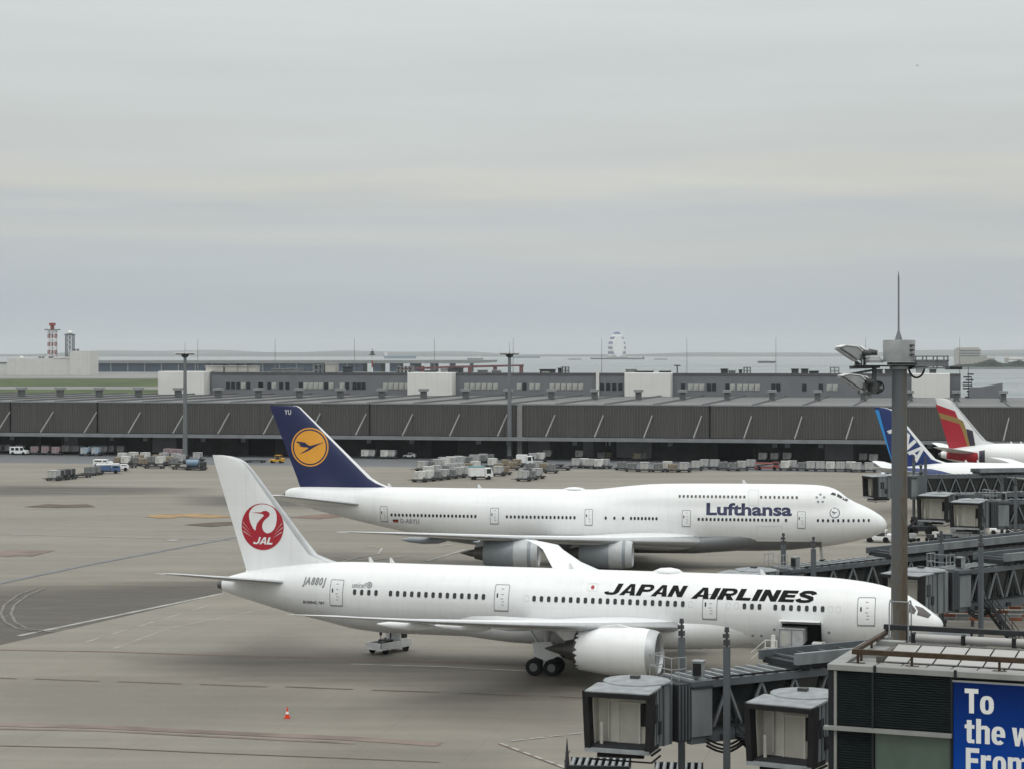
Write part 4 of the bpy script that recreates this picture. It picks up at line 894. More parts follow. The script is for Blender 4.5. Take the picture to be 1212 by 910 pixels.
# tail emblem: red disc, white inside, crane neck, feather slits, three letters
cs, cz, er = SJ(310.2, .3), ZJ(SJ(310.2, .3), .3, 623), 2.02
def fj_(off): return lambda u, v: fj.pt(cs - u, cz + v, off)
wrap(fig([ell(0, 0, er, er, 64)]), fj_(.02), 'emblem_disc', red, jal, .4)
def cq(pts): return [((x - 491) / 97 * er, -(y - 618) / 107 * er) for x, y in pts]
inner = [(430, 560), (436, 545), (448, 530), (462, 521), (478, 516), (493, 514.5), (510, 516), (526, 521), (541, 531), (551, 545), (556, 562), (557, 585), (553, 610), (545, 628), (534, 640), (518, 647), (503, 648), (490, 645), (478, 643), (464, 641), (450, 628), (438, 606), (431, 583)]
wrap(fig([cq(inner)]), fj_(.028), 'emblem_field', white, jal, .4)
neck = [(441, 554), (470, 552), (487, 551), (495, 545.5), (508, 543.5), (519, 548), (526, 557), (523, 568), (513, 577), (503, 586), (496, 596), (492, 607), (491, 620), (495, 633), (504, 643), (522, 650), (500, 662), (470, 662), (452, 648), (460, 634), (462, 620), (467, 604), (477, 590), (488, 578), (496, 570), (499, 564), (492, 559), (470, 556)]
wrap(fig([cq(neck)]), fj_(.036), 'emblem_crane', red, jal, .4)
sl = []
for x0, y0, x1, y1, w in ((399, 598, 436, 640, 2.6), (398, 618, 440, 655, 2.4), (402, 640, 446, 668, 2.4), (583, 598, 548, 640, 2.6), (585, 618, 543, 655, 2.4), (581, 640, 538, 668, 2.4)):
    sl.append(cq([(x0, y0 - w), (x1, y1), (x0 + (2 if x0 < 490 else -2), y0 + w)]))
wrap(fig(sl), fj_(.036), 'emblem_feather', white, jal, .4)
wrap(heavy_fig('JAL', 102 / 97 * er, 33 / 107 * er, .35, 1.25, .1, .36), lambda u, v: fj.pt(cs - u + 46 / 97 * er, cz + v - 80 / 107 * er, .036), 'lettering', white, jal, .4)
# cockpit glazing
for q in ([(3.05, 118), (2.1, 117), (1.95, 132), (2.3, 143), (2.7, 141)], [(1.9, 118), (1.05, 122), (.85, 148), (1.5, 158), (2.1, 146), (1.82, 132)]):
    bm = fig([[(-a, t / 30) for a, t in q]])
    wrap(bm, lambda u, v: bj.pol(-u, R(v * 30), .02), 'cockpit_window', cglass, jal, .25)
# open cargo hold with its door raised
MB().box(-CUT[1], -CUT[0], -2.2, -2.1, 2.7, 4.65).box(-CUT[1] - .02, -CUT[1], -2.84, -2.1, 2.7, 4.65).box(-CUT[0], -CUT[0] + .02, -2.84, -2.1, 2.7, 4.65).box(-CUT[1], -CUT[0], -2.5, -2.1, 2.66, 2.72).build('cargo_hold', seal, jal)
MB().prism([(-CUT[0] + .08, -2.86, 4.66), (-CUT[0] + .08, -3.3, 4.95), (-CUT[0] + .08, -3.95, 5.0), (-CUT[0] + .08, -4.0, 4.9), (-CUT[0] + .08, -3.3, 4.82), (-CUT[0] + .08, -2.86, 4.58)], (-3.2, 0, 0)).build('cargo_door', white, jal, smooth=30)
for x, y in ((890, 752.4), (900.3, 752.8), (916.3, 744.8), (981, 748.5)):
    s = SJ(x, 2.8); z = ZJ(s, 2.8, y); wrap(fig([ell(0, 0, .11, .11, 12)]), lambda u, v: bj.pt(s - u, z + v, .02), 'vent_port', markg, jal)

# --- the four engined airliner behind it
YL = R(9); NL = (44.93, 243.5)
lh = thing('airliner', 'white four engined airliner with hump and dark blue tail bearing an amber disc', 'airliner', (NL[0], NL[1], 0), -YL)
PROF747 = [(0, 5.45, 5.3, .1, 5.45, .1), (.25, 6.0, 4.75, .6, 6.0, .1), (.9, 6.6, 4.3, 1.15, 6.6, .2), (2.36, 7.46, 3.75, 1.85, 7.46, .5), (4.0, 8.2, 3.35, 2.35, 7.95, 1.2), (4.85, 8.69, 3.15, 2.55, 8.2, 1.6), (5.86, 9.5, 2.95, 2.75, 8.45, 2.0), (7, 9.9, 2.75, 2.9, 8.65, 2.35),
           (8.4, 10.09, 2.6, 3.0, 8.8, 2.55), (12, 10.16, 2.2, 3.2, 9.0, 2.75), (16, 10.16, 2.05, 3.25, 9.1, 2.75), (27, 10.06, 2.0, 3.25, 9.15, 2.75), (31, 9.75, 2.0, 3.25, 9.2, 2.7), (35.6, 9.29, 2.0, 3.25, 9.28, 2.5), (46, 9.26, 2.0, 3.25, 9.26, 2), (52, 9.26, 2.5, 3.1, 9.26, 2),
           (58.9, 9.3, 3.76, 2.65, 9.3, 2), (62.8, 9.3, 4.58, 2.15, 9.3, 2), (68.5, 9.28, 5.88, 1.4, 9.28, 1), (72, 9.22, 6.8, .9, 9.22, 1), (73.6, 9.0, 7.3, .6, 9.0, 1), (74.2, 8.7, 7.5, .42, 8.7, .3)]
bl = Body(PROF747, 7.35); bl.build('fuselage', white2, lh, belly=3.45, n=34)
FIN747 = [(8.6, 60.0, 72.2, 0, .075), (9.3, 60.9, 72.4, 0, .08), (9.8, 62.2, 72.6, 0, .085), (10.4, 63.2, 72.8, 0, .09), (19.1, 72.3, 76.2, 0, .09), (19.3, 72.7, 76.25, 0, .09), (19.36, 73.2, 76.25, 0, .08)]
fl = Fin(FIN747); foil('tail_fin', FIN747, lh, navy, vertical=True, le=wingp, lew=.045)
MB().lathe([(0, .4), (.35, .3), (.37, .1)], (-74.1, 0, 8.1), (-1, 0, 0), 16).build('exhaust_cone', dmet, lh, smooth=40)
def wz7(l): l = max(l, 3.2); return 3.3 + .085 * (l - 3.2) + .0008 * (l - 3.2) ** 2
for sd in (1, -1):
    foil('wing', [(1.5, 20, 40, wz7(0), .12), (3.2, 22, 40, wz7(3.2), .12), (7, 25.6, 40.8, wz7(7), .11), (12.5, 31, 42.2, wz7(12.5), .1), (20, 39.2, 47.6, wz7(20), .09), (30.2, 50.4, 55.2, wz7(30.2), .09), (32.5, 53.9, 57, wz7(32.5), .085), (34.2, 57.8, 59.4, wz7(34.2), .08)], lh, wingp, sd, le=alu)
    foil('stabilizer', [(.5, 63, 71.6, 7.1, .085), (2, 64.4, 71.9, 7.25, .085), (10.6, 71.6, 74.6, 8.8, .085), (11.1, 72.6, 74.7, 8.85, .08)], lh, wingp, sd, le=alu)
    engine(lh, 29.4, 11.7 * sd, 2.55, 1.72, 6.2, 'plain', wz7(11.7) - .2, 33)
    engine(lh, 39.1, 21 * sd, 3.35, 1.72, 6.2, 'plain', wz7(21) - .2, 42.5)
    main_gear(lh, 37.2, 1.9 * sd, 3.2, .62); main_gear(lh, 34.2, 5.5 * sd, 3.6, .62)
    for l, a in ((8, 39), (15, 42.5), (24.5, 49)):
        MB().lathe([(0, .05), (.9, .32), (2.6, .42), (4.2, .3), (5.2, .04)], (-a, -l * sd, wz7(l) - .5), (-1, 0, .02), 12).build('flap_fairing', nac, lh, smooth=50)  # nacelle grey replaces wing paint: underwing shade put into the fairing colour
rg = []
for s, w, zt, zb in ((15.5, 2.75, 5.6, 2.25), (19, 3.15, 4.9, 1.95), (23, 3.5, 4.5, 1.65), (33, 3.55, 4.4, 1.6), (39, 3.5, 4.5, 1.65), (43, 3.2, 4.8, 1.85), (47, 2.6, 5.4, 2.3)):
    rg.append([(-s, math.cos(a) * w, (zt + zb) / 2 + math.sin(a) * (zt - zb) / 2) for a in [2 * math.pi * i / 28 for i in range(28)]])
MB().loft(rg).build('wing_fairing', bellyg, lh, smooth=50)
MB().tube((-7.6, 0, .5), (-7.9, 0, 3), .15, .18).build('nose_gear_strut', gearm, lh, smooth=40); wheel_pair(lh, 7.6, 0, .58, .4, (-.45, .45))
SL, ZL = solver(*NL, YL)
for a, b_, n in ((462, 562.6, 23), (600, 680, 18), (717, 737.5, 3), (747, 777, 8), (827, 921, 21), (930.3, 931, 1), (968, 1028.5, 11)): wins(bl, lh, SL, a, b_, n, 6.05, 3.2, WIN7)
for a, b_, n in ((804.5, 881, 17), (901, 943, 9)): wins(bl, lh, SL, a, b_, n, 8.72, 2.4, WIN7)
for x0, x1, z0, z1, dk in ((447.8, 457, 5.15, 7.1, lineg), (580, 590.2, 5.15, 7.1, lineg), (692, 701.5, 5.15, 7.1, lineg), (807, 817.5, 5.15, 7.1, lineg), (943.6, 953.4, 5.1, 7.1, lineg)):
    s1, s0 = SL(x0, 3.2), SL(x1, 3.2); door(bl, lh, s0, s1, z0, z1, dark=markg, w=.07)
s1, s0 = SL(886, 2.5), SL(898, 2.5); door(bl, lh, s0, s1, 7.75, 9.55, win=False, dark=faint)
s1 = SL(836, 3.0); lettering(bl, lh, 'Lufthansa', s1, 6.62, s1 - SL(937.3, 3.0), 1.40, navyl, .034, whole=True)
s1 = SL(472.3, 3.2); lettering(bl, lh, 'D-ABYU', s1, 5.05, s1 - SL(495, 3.2), .55, markg, .02)
s1 = SL(463, 3.2)
for i, m in enumerate((gold, red, blk)): wrap(fig([[(0, i * .13), (.72, i * .13), (.72, i * .13 + .13), (0, i * .13 + .13)]]), lambda u, v: bl.pt(s1 - u, 5.1 + v, .02), 'flag_stripe', m, lh)
sc_, zc_ = SL(971, 2.7), 8.62
for i in range(5): wrap(fig([ell(.46 * math.cos(R(90 + 72 * i)), .46 * math.sin(R(90 + 72 * i)), .15, .13, 10)]), lambda u, v: bl.pt(sc_ - u, zc_ + v, .02), 'emblem_dot', markg, lh)
crane = [(-.78, .36), (-.52, .34), (-.28, .30), (-.1, .14), (.02, .08), (.22, .14), (.5, .24), (.84, .34), (.62, .22), (.34, .06), (.14, -.08), (-.1, -.24), (-.3, -.34), (-.62, -.46), (-.3, -.24), (-.06, -.06), (-.16, -.02), (-.42, .0), (-.62, .06), (-.52, .12), (-.66, .16), (-.56, .22), (-.76, .28)]
s2_, z2_ = SL(988, 2.8), 6.95
wrap(ring_fig(ell(0, 0, .6, .6, 32), ell(0, 0, .52, .52, 32)), lambda u, v: bl.pt(s2_ - u, z2_ + v, .02), 'emblem_ring', navyl, lh)
wrap(fig([[(x * .5, y * .5) for x, y in crane]]), lambda u, v: bl.pt(s2_ - u, z2_ + v, .02), 'emblem_crane', navyl, lh)
sf, zf, rf = SL(366.4, .4), ZL(SL(366.4, .4), .4, 528.8), 2.42
def flp(o): return lambda u, v: fl.pt(sf - u, zf + v, o)
wrap(fig([ell(0, 0, rf, rf, 64)]), flp(.02), 'emblem_disc', yellow, lh, .5)
wrap(ring_fig(ell(0, 0, rf * .93, rf * .93, 64), ell(0, 0, rf * .86, rf * .86, 64)), flp(.03), 'emblem_ring', navy, lh, .5)
wrap(fig([[(x * rf * .93, y * rf * .8) for x, y in crane]]), flp(.03), 'emblem_crane', navy, lh, .5)
wrap(text_fig('YU', .85, .62, .01), lambda u, v: fl.pt(SL(336.5, .3) - u, ZL(SL(336.5, .3), .3, 490.3) + v, .03), 'lettering', white, lh, .3)
for q in ([(6.7, 142), (6.1, 142), (6.05, 151), (6.45, 151)], [(5.95, 142), (5.4, 143), (5.25, 155), (5.85, 153)], [(5.3, 143), (4.75, 148), (4.55, 164), (5.15, 159)]):
    wrap(fig([[(-a, t / 30) for a, t in q]]), lambda u, v: bl.pol(-u, R(v * 30), .02), 'cockpit_window', vglass, lh, .25)
for px in (464, 570.5, 884): 
    s = SL(px, 0); z = bl.zt(s) - .03; MB().prism([(-s, -.02, z), (-s - .5, -.02, z), (-s - .55, -.02, z + .5), (-s - .3, -.02, z + .5)], (0, .04, 0)).build('antenna', white, lh)
MB().loft([[(-37.6 - t, math.cos(a) * w, 9.25 + max(0, math.sin(a)) * h) for a in [2 * math.pi * i / 20 for i in range(20)]] for t, w, h in ((-1.2, .1, .05), (-.7, .6, .22), (0, .8, .3), (.8, .7, .26), (1.5, .1, .05))]).build('satellite_dome', wingp, lh, smooth=50)
wrap(ring_fig(rrect(0, 3, 0, 1.6, .1), rrect(.05, 2.95, .05, 1.55, .08)), lambda u, v: bl.pt(SL(896, 3.1) - u, 3.75 + v, .02), 'cargo_door_outline', faint, lh)

# --- two tails at the far stands on the right
YA = R(11)
tipx, tipD = (1035 - 606) / F * 336, 336.0
ana, ba, fa = airliner787('airliner', 'white airliner with deep blue tail carrying slanted white letters behind the mast', (tipx + math.cos(YA) * 62.8, tipD - math.sin(YA) * 62.8), YA, anab, white, full=False)
wrap(fig([[(60.05 - .4, 7.1), (59.62, 7.1), (62.7, 16.6), (62.1, 16.6)]]), lambda u, v: fa.pt(u, v, .03), 'tail_stripe', skyblue, ana, .5)
_S, _Z = solver(tipx + math.cos(YA) * 62.8, tipD - math.sin(YA) * 62.8, YA); ANS = _S(1049.5, .3); ANZ = _Z(ANS, .3, 510)
def anaf(u, v):
    a = R(-47); x = u * math.cos(a) - v * math.sin(a); y = u * math.sin(a) + v * math.cos(a)
    return fa.pt(ANS - x * 1.02, ANZ + y, .035)
wrap(heavy_fig('ANA', 6.9, 2.3, 0, 1.2, .1, .36), anaf, 'lettering', white, ana, .4)
wrap(fig([[(0, 0), (13.5, 0), (11.5, 1.6), (9.6, 2.2), (8, 2.55), (3, 2.5), (0, 1.9)]]), lambda u, v: ba.pt(61.6 - u, 5.5 + v * .7 - u * .03, .03), 'rear_blue_panel', anab, ana, .5)
wrap(fig([[(0, 0), (40, 0), (40, .8), (0, .8)]]), lambda u, v: ba.pt(52 - u, 5.0 + v * .9, .03), 'cheat_line', skyblue, ana, .6)
YB = R(11)
tX, tD = (1107 - 606) / F * 407, 407.0
asi, bs, fs = airliner787('airliner', 'white airliner with tail of stepped red, gold and dark stripes at the far right', (tX + math.cos(YB) * 62.8, tD - math.sin(YB) * 62.8), YB, white, alu, full=False)
def fsp(px, py):      # photo pixel -> fin coordinates
    S_, Z_ = solver(tX + math.cos(YB) * 62.8, tD - math.sin(YB) * 62.8, YB); s = S_(px, .3); return (-s, Z_(s, .3, py))
def cpx(pts): return [fsp(1000 + x / 5.717, 450 + y / 5.717) for x, y in pts]
for pts, m in (([(612, 160), (745, 207), (765, 255), (632, 216)], red), ([(632, 216), (765, 255), (800, 275), (815, 315), (775, 293), (645, 256)], gold),
               ([(645, 256), (775, 293), (800, 350), (845, 497), (715, 497)], red), ([(775, 293), (815, 315), (830, 375), (856, 480), (845, 497), (800, 350)], gold), ([(820, 325), (865, 340), (897, 520), (856, 500), (856, 480), (830, 375)], plum)):
    wrap(fig([cpx(pts)]), lambda u, v: fs.pt(-u, v, .04), 'tail_stripe', m, asi, .6)
wrap(fig([[(0, 0), (6.2, 0), (6.0, 2.0), (3, 2.1), (0, 1.5)]]), lambda u, v: bs.pt(60.6 - u, 4.95 + v - u * .12, .03), 'rear_red_panel', red, asi, .4)
wrap(fig([[(0, 0), (1.1, 0), (1.1, 2.4), (0, 2.2)]]), lambda u, v: bs.pt(54.3 - u, 4.4 + v, .03), 'rear_dark_panel', plum, asi, .4)
# ------------------------------------------------------------------ masts
def apron_mast(px, label, grp):
    base = G(px, 543.6); D = base.y
    t = thing('light_mast', label, 'light mast', tuple(base), 0, grp)
    zt = CH - (417.5 - HY) * D / F
    MB().tube((0, 0, 0), (0, 0, 9), .62, .54, 12).tube((0, 0, 9), (0, 0, zt), .52, .36, 12).build('pole', polem, t, smooth=40)
    MB().box(-.9, .9, -.9, .9, 0, .9).build('base_cabinet', steeld, t)
    MB().lathe([(0, .4), (.3, .9), (.8, .9), (1.0, .5)], (0, 0, zt - 1.2), (0, 0, 1), 12).box(-2.3, 2.3, -.25, .25, zt - .5, zt - .25).box(-.25, .25, -1.2, 1.2, zt - .5, zt - .25).build('head_frame', steeld, t)
    for x, y, a in ((-2.3, 0, 1), (-1.3, -.4, 1), (1.3, -.4, -1), (2.3, 0, -1), (-.5, -1.1, 1), (.5, -1.1, -1)):
        MB().prism([(x - .42, y - .3, zt - .25), (x + .42, y - .3, zt - .25), (x + .36, y - .3, zt + .1 + .1 * a), (x - .36, y - .3, zt + .1 - .1 * a)], (0, .6, 0)).build('floodlight', lampw, t)
    MB().tube((0, 0, zt - .3), (0, 0, zt + 2.6), .07, .03, 6).build('lightning_spike', rodm, t)
apron_mast(219, 'tall slim floodlight mast on the apron left of the red crane tail', 'floodlight masts in front of the cargo terminal')
apron_mast(603, 'tall slim floodlight mast on the apron in front of the middle of the cargo terminal', 'floodlight masts in front of the cargo terminal')
# near mast
MD = 105.0; mX = (1064.5 - 606) / F * MD; s_ = MD / F
def mz(py): return CH - (py - HY) * s_
nm = thing('light_mast', 'thick rust stained floodlight mast in the foreground rising past the airliner noses', 'light mast', (mX, MD, 0))
pm, t_, b_ = mat_base('rust streaked mast paint')
c_ = t_.nodes.new('ShaderNodeTexCoord'); sp_ = t_.nodes.new('ShaderNodeSeparateXYZ'); t_.links.new(c_.outputs['Object'], sp_.inputs[0])
m_ = t_.nodes.new('ShaderNodeMapping'); m_.inputs['Scale'].default_value = (1, 1, .28); m_.inputs['Rotation'].default_value = (0, R(38), 0); n_ = t_.nodes.new('ShaderNodeTexNoise'); n_.inputs['Scale'].default_value = 7; n_.inputs['Detail'].default_value = 7
t_.links.new(c_.outputs['Object'], m_.inputs[0]); t_.links.new(m_.outputs[0], n_.inputs['Vector'])
h_ = t_.nodes.new('ShaderNodeMapRange'); h_.inputs[1].default_value = 24; h_.inputs[2].default_value = 13; h_.inputs[3].default_value = -.12; h_.inputs[4].default_value = .22; t_.links.new(sp_.outputs['Z'], h_.inputs[0])
x_ = t_.nodes.new('ShaderNodeMapRange'); x_.inputs[1].default_value = -.2; x_.inputs[2].default_value = .2; x_.inputs[3].default_value = -.16; x_.inputs[4].default_value = .16; t_.links.new(sp_.outputs['X'], x_.inputs[0])
a_ = t_.nodes.new('ShaderNodeMath'); a_.operation = 'ADD'; t_.links.new(h_.outputs[0], a_.inputs[0]); t_.links.new(x_.outputs[0], a_.inputs[1])
a2_ = t_.nodes.new('ShaderNodeMath'); a2_.operation = 'ADD'; t_.links.new(a_.outputs[0], a2_.inputs[0]); t_.links.new(n_.outputs['Fac'], a2_.inputs[1])
r_ = t_.nodes.new('ShaderNodeValToRGB'); r_.color_ramp.elements[0].position = .42; r_.color_ramp.elements[0].color = (.085, .094, .103, 1); r_.color_ramp.elements[1].position = .85; r_.color_ramp.elements[1].color = (.075, .056, .036, 1)
e_ = r_.color_ramp.elements.new(.6); e_.color = (.10, .088, .07, 1)
t_.links.new(a2_.outputs[0], r_.inputs[0]); t_.links.new(r_.outputs[0], b_.inputs['Base Color']); b_.inputs['Roughness'].default_value = .6
MB().lathe([(0, .46), (12, .43), (mz(437), .385)], (0, 0, 0), (0, 0, 1), 24).build('pole', pm, nm, smooth=40)
MB().lathe([(mz(437), .5), (mz(433.5), .5)], (0, 0, 0), (0, 0, 1), 24).build('collar', headm, nm, smooth=40)
MB().lathe([(mz(428.5), .80), (mz(403.5), .83), (mz(402.5), .80)], (-.02, 0, 0), (0, 0, 1), 28).build('head_drum', headm, nm, smooth=40)
for k, y in enumerate((409, 414.6, 420)): MB().bar((.42, -.74, mz(y)), (.62, -.6, mz(y)), .1, .07).build('drum_vent', steeld, nm)
MB().box(-2.3, 2.45, -.45, .45, mz(434), mz(432.3)).box(-.5, .75, -.75, .75, mz(432), mz(429)).build('platform', steeld, nm)
g = MB()
for x in (.75, 1.3, 1.85, 2.4):
    g.box(x - .03, x + .03, -.5, -.44, mz(436), mz(422)).box(x - .03, x + .03, .44, .5, mz(436), mz(422))
for z in (mz(422), mz(427)): g.box(.6, 2.45, -.5, -.45, z - .03, z + .03).box(.6, 2.45, .45, .5, z - .03, z + .03)
g.box(.6, 2.5, -.5, .5, mz(436.5), mz(435)).box(.7, 2.4, -.47, -.43, mz(434), mz(426)); g.build('gantry', polem, nm)
MB().bar((.4, 0, mz(436)), (2.0, 0, mz(431)), .16).box(2.4, 3.2, -.2, .2, mz(437.5), mz(434)).build('gantry_arm', steeld, nm)
hp = MB(); pts = [(.85 + .42 * math.cos(R(180 + a)), -.2, mz(433) + .62 * math.sin(R(180 + a))) for a in range(0, 181, 20)]
for a, b in zip(pts, pts[1:]): hp.tube(a, b, .055, n=6)
hp.build('cable_loop', rubber, nm, smooth=60)
MB().lathe([(0, .2), (.2, .14), (.45, .06), (.5, .05), (3.2, .045), (3.55, .01)], (-.04, 0, mz(402.5)), (0, 0, 1), 10).build('lightning_spike', polem, nm, smooth=40)
def flood(x, y, z, yaw, nmx=''):
    """open fronted floodlight tilted down to the left"""
    p = [(-.80, .32), (-.46, .42), (.08, .36), (.36, .14), (.33, -.22), (.15, -.32), (-.3, 0)]
    c, s = math.cos(yaw), math.sin(yaw); o = MB()
    pr = lambda u, w, v: (x + u * c - w * s, y + u * s + w * c, z + v)
    o.prism([pr(u, -.45, v) for u, v in p], Vector(pr(0, .45, 0)) - Vector(pr(0, -.45, 0))); q = o.build('floodlight', headm, nm, bevel=.05)
    MB().prism([pr(u, -.48, v) for u, v in ((-.84, .34), (-.47, .44), (.10, .38), (.38, .15), (.40, .19), (.11, .43), (-.48, .49), (-.86, .38))], Vector(pr(0, .48, 0)) - Vector(pr(0, -.48, 0))).build('floodlight_hood', lampw, q)
    MB().prism([pr(u, -.40, v) for u, v in ((-.84, .30), (-.36, -.02), (.12, -.34), (.09, -.37), (-.4, -.06), (-.88, .27))], Vector(pr(0, .4, 0)) - Vector(pr(0, -.4, 0))).build('floodlight_glass', fglass, q)
    g = MB(); g.bar(pr(.3, -.5, 0), pr(.3, -.5, -.55), .08).bar(pr(.3, .5, 0), pr(.3, .5, -.55), .08).bar(pr(.3, -.5, -.55), pr(.3, .5, -.55), .08).tube(pr(.5, 0, .1), pr(.95, 0, .05), .17, .13, 8)
    g.build('floodlight_bracket', lampd, q)
flood(-2.45, -.3, mz(419.5), R(8)); flood(-2.0, .55, mz(419), R(-14)); flood(-2.3, -.3, mz(453), R(6)); flood(-1.75, .6, mz(455), R(-16))
MB().tube((-1.3, 0, mz(433)), (-1.3, 0, mz(461)), .12).tube((-1.3, 0, mz(452)), (-1.3, 0, mz(466)), .3, .26, 10).bar((-2.6, -.3, mz(435)), (-1.0, .2, mz(434)), .16).bar((-2.5, .2, mz(443)), (-1.3, 0, mz(438)), .12).bar((-2.0, 0, mz(433)), (-2.3, -.2, mz(428)), .12).bar((-1.9, -.2, mz(466)), (-.9, 0, mz(461)), .14).build('floodlight_arm', lampd, nm, smooth=40)
hp = MB(); pts = [(-1.15 + .3 * math.cos(R(a)), -.25, mz(458) + .28 * math.sin(R(a))) for a in range(-100, 120, 20)]
for a, b in zip(pts, pts[1:]): hp.tube(a, b, .035, n=6)
hp.build('cable_loop', rubber, nm)
MB().lathe([(0, .5), (.12, .5), (.3, .3)], (-1.35, -.1, mz(429.5)), (0, 0, 1), 10).build('junction_box', headm, nm)
# ------------------------------------------------------------------ near terminal block, bottom right
TA = R(-22); tb = thing('terminal_block', 'dark louvred terminal corner block with a tiled roof and a rail round its edge', 'building', (14.1, 90, 0), TA)
ZT = 12.15; XE, YE = 14.0, 7.6
MB().box(0, XE, .25, YE, 0, 11.8).build('wall', mull, tb)
for x0, x1 in ((.32, 1.83), (1.95, 5.28)):
    mb = MB()
    n = 22
    for i in range(n):
        z = 9.5 + (11.86 - 9.5) * i / n; mb.prism([(x0, .02, z), (x0, .12, z + .07), (x0, .12, z + .095), (x0, .0, z + .03)], (x1 - x0, 0, 0))
    mb.box(x0, x1, .14, .2, 9.45, 11.9); mb.build('louvre_panel', louv, tb)
mb = MB()
for i in range(22): z = 6.6 + i * .12; mb.prism([(.32, .02, z), (.32, .12, z + .07), (.32, .12, z + .095), (.32, 0, z + .03)], (1.51, 0, 0))
mb.box(.32, 1.83, .14, .2, 6.5, 9.2); mb.build('louvre_panel', louv, tb)
MB().box(1.98, 5.25, .08, .16, 5.0, 9.2).build('glass_panel', tgreen, tb); MB().box(1.98, 5.25, .08, .16, .5, 4.9).box(.32, 1.83, .08, .16, .5, 6.4).build('glass_panel', tglass, tb)
for x in (1.89, 5.33, 8.6, 11.2): MB().box(x - .05, x + .05, -.06, .2, 0, 11.9).build('mullion', mull, tb)
MB().box(.16, .28, -.04, .2, 0, 11.85).build('corner_post', sill, tb); MB().box(-.1, .14, .0, .26, 0, 11.85).build('corner_mullion', mull, tb)
MB().box(-.25, 5.36, -.32, .06, 9.27, 9.42).build('sill', sill, tb)
MB().box(-.12, XE, -.12, .5, 11.88, 12.15).box(-.12, .55, .5, YE, 11.88, 12.15).build('roof_edge', sill, tb, bevel=.03)
MB().box(.55, XE, .5, YE, 11.7, 12.02).build('roof_slab', slabm, tb)
for x in (2.0, 5.5, 8.7): MB().box(x - .06, x + .06, -.16, -.1, 11.84, 12.2).build('edge_clip', mull, tb)
tile = MB().prism([(.04, 1.7, 12.1), (1.06, 1.7, 12.1), (1.06, 4.9, 12.42), (.04, 4.9, 12.42)], (0, 0, .05)).mesh('roof_tile', tilem); tile2 = MB().box(.04, 1.06, .55, 1.55, 12.03, 12.08).mesh('roof_tile', tilem)
for i in range(11): link_mesh('roof_tile', tile, tb, bl_((2.0 + i * 1.1, 0, 0)))
for i in range(12): link_mesh('roof_tile', tile2, tb, bl_((.75 + i * 1.1, 0, 0)))
MB().box(1.95, XE, 4.95, 5.3, 12.02, 12.5).box(1.7, 1.95, 1.6, 5.3, 12.02, 12.35).build('roof_curb', curb, tb)
for i in range(5): MB().tube((2.6 + i * 2.3, 6.2, 12.62), (4.8 + i * 2.3, 6.2, 12.62), .2, n=12).build('roof_pipe', tilem, tb, smooth=40)
for i in range(6): MB().box(2.42 + i * 2.3, 2.56 + i * 2.3, 5.95, 6.45, 12.02, 12.86).build('pipe_clamp', mull, tb)
MB().box(.6, 1.7, 3.2, 5.2, 12.02, 12.3).box(.9, 2.2, 5.4, 6.0, 12.02, 12.5).build('roof_unit', slabm, tb)
MB().box(.75, XE, .93, 1.15, 12.48, 12.7).build('guard_rail', railb, tb); MB().bar((.82, 1.04, 12.6), (1.0, 7.2, 12.66), .2, .16).build('guard_rail', railb, tb); MB().box(.9, XE, 7.08, 7.32, 12.82, 13.05).bar((.95, 7.2, 12.66), (1.3, 7.2, 12.95), .18).build('guard_rail', raild, tb)
for x in (1.0, 3.4, 7.2, 10.5): MB().box(x - .05, x + .05, .98, 1.1, 12.02, 12.52).box(x - .3, x + .3, .85, 1.25, 12.02, 12.09).build('rail_post', railb, tb)
for x in (2.0, 5.0, 8.0): MB().box(x - .05, x + .05, 7.15, 7.25, 12.02, 12.86).build('rail_post', raild, tb)
for y in (2.2, 4.4, 6.6): MB().box(.85, .95, y - .05, y + .05, 12.02, 12.55).build('rail_post', railb, tb)
for x in (1.25, 2.15):
    hp = MB().tube((x, 6.7, 12.0), (x, 6.7, 13.9), .035, n=8); pts = [(x, 6.7 + .35 - .35 * math.cos(R(a)), 13.9 + .35 * math.sin(R(a))) for a in range(0, 181, 30)]
    for a, b in zip(pts, pts[1:]): hp.tube(a, b, .035, n=8)
    hp.tube((x, 7.4, 13.9), (x, 7.4, 12.0), .035, n=8).build('ladder_hoop', headm, tb, smooth=50)
MB().tube((1.25, 6.75, 14.2), (2.15, 6.75, 14.2), .03, n=8).build('ladder_hoop', headm, tb)
# banner on the facade, its blue darker towards the top
bm_, t_, b_ = mat_base('graded blue banner'); c_ = t_.nodes.new('ShaderNodeTexCoord'); sp_ = t_.nodes.new('ShaderNodeSeparateXYZ'); t_.links.new(c_.outputs['Object'], sp_.inputs[0])
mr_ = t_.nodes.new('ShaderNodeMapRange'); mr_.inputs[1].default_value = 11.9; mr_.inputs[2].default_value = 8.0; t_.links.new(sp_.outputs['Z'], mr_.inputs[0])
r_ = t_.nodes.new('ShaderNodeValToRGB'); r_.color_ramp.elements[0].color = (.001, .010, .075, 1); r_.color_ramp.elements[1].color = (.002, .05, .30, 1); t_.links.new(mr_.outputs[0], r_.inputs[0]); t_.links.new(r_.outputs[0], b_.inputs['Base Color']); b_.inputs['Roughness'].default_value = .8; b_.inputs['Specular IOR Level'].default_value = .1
bn = thing('banner', 'tall blue banner with large pale lettering on the terminal corner block', 'banner', (14.1, 90, 0), TA)
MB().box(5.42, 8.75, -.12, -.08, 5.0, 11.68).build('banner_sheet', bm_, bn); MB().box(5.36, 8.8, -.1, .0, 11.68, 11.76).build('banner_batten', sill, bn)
def bt(s, x, z, w, cap):
    wrap(heavy_fig(s, w, cap, 0, .56, .07, .2, .19), lambda u, v: Vector((x + u, -.13, z + v)), 'lettering', letw, bn, 9)
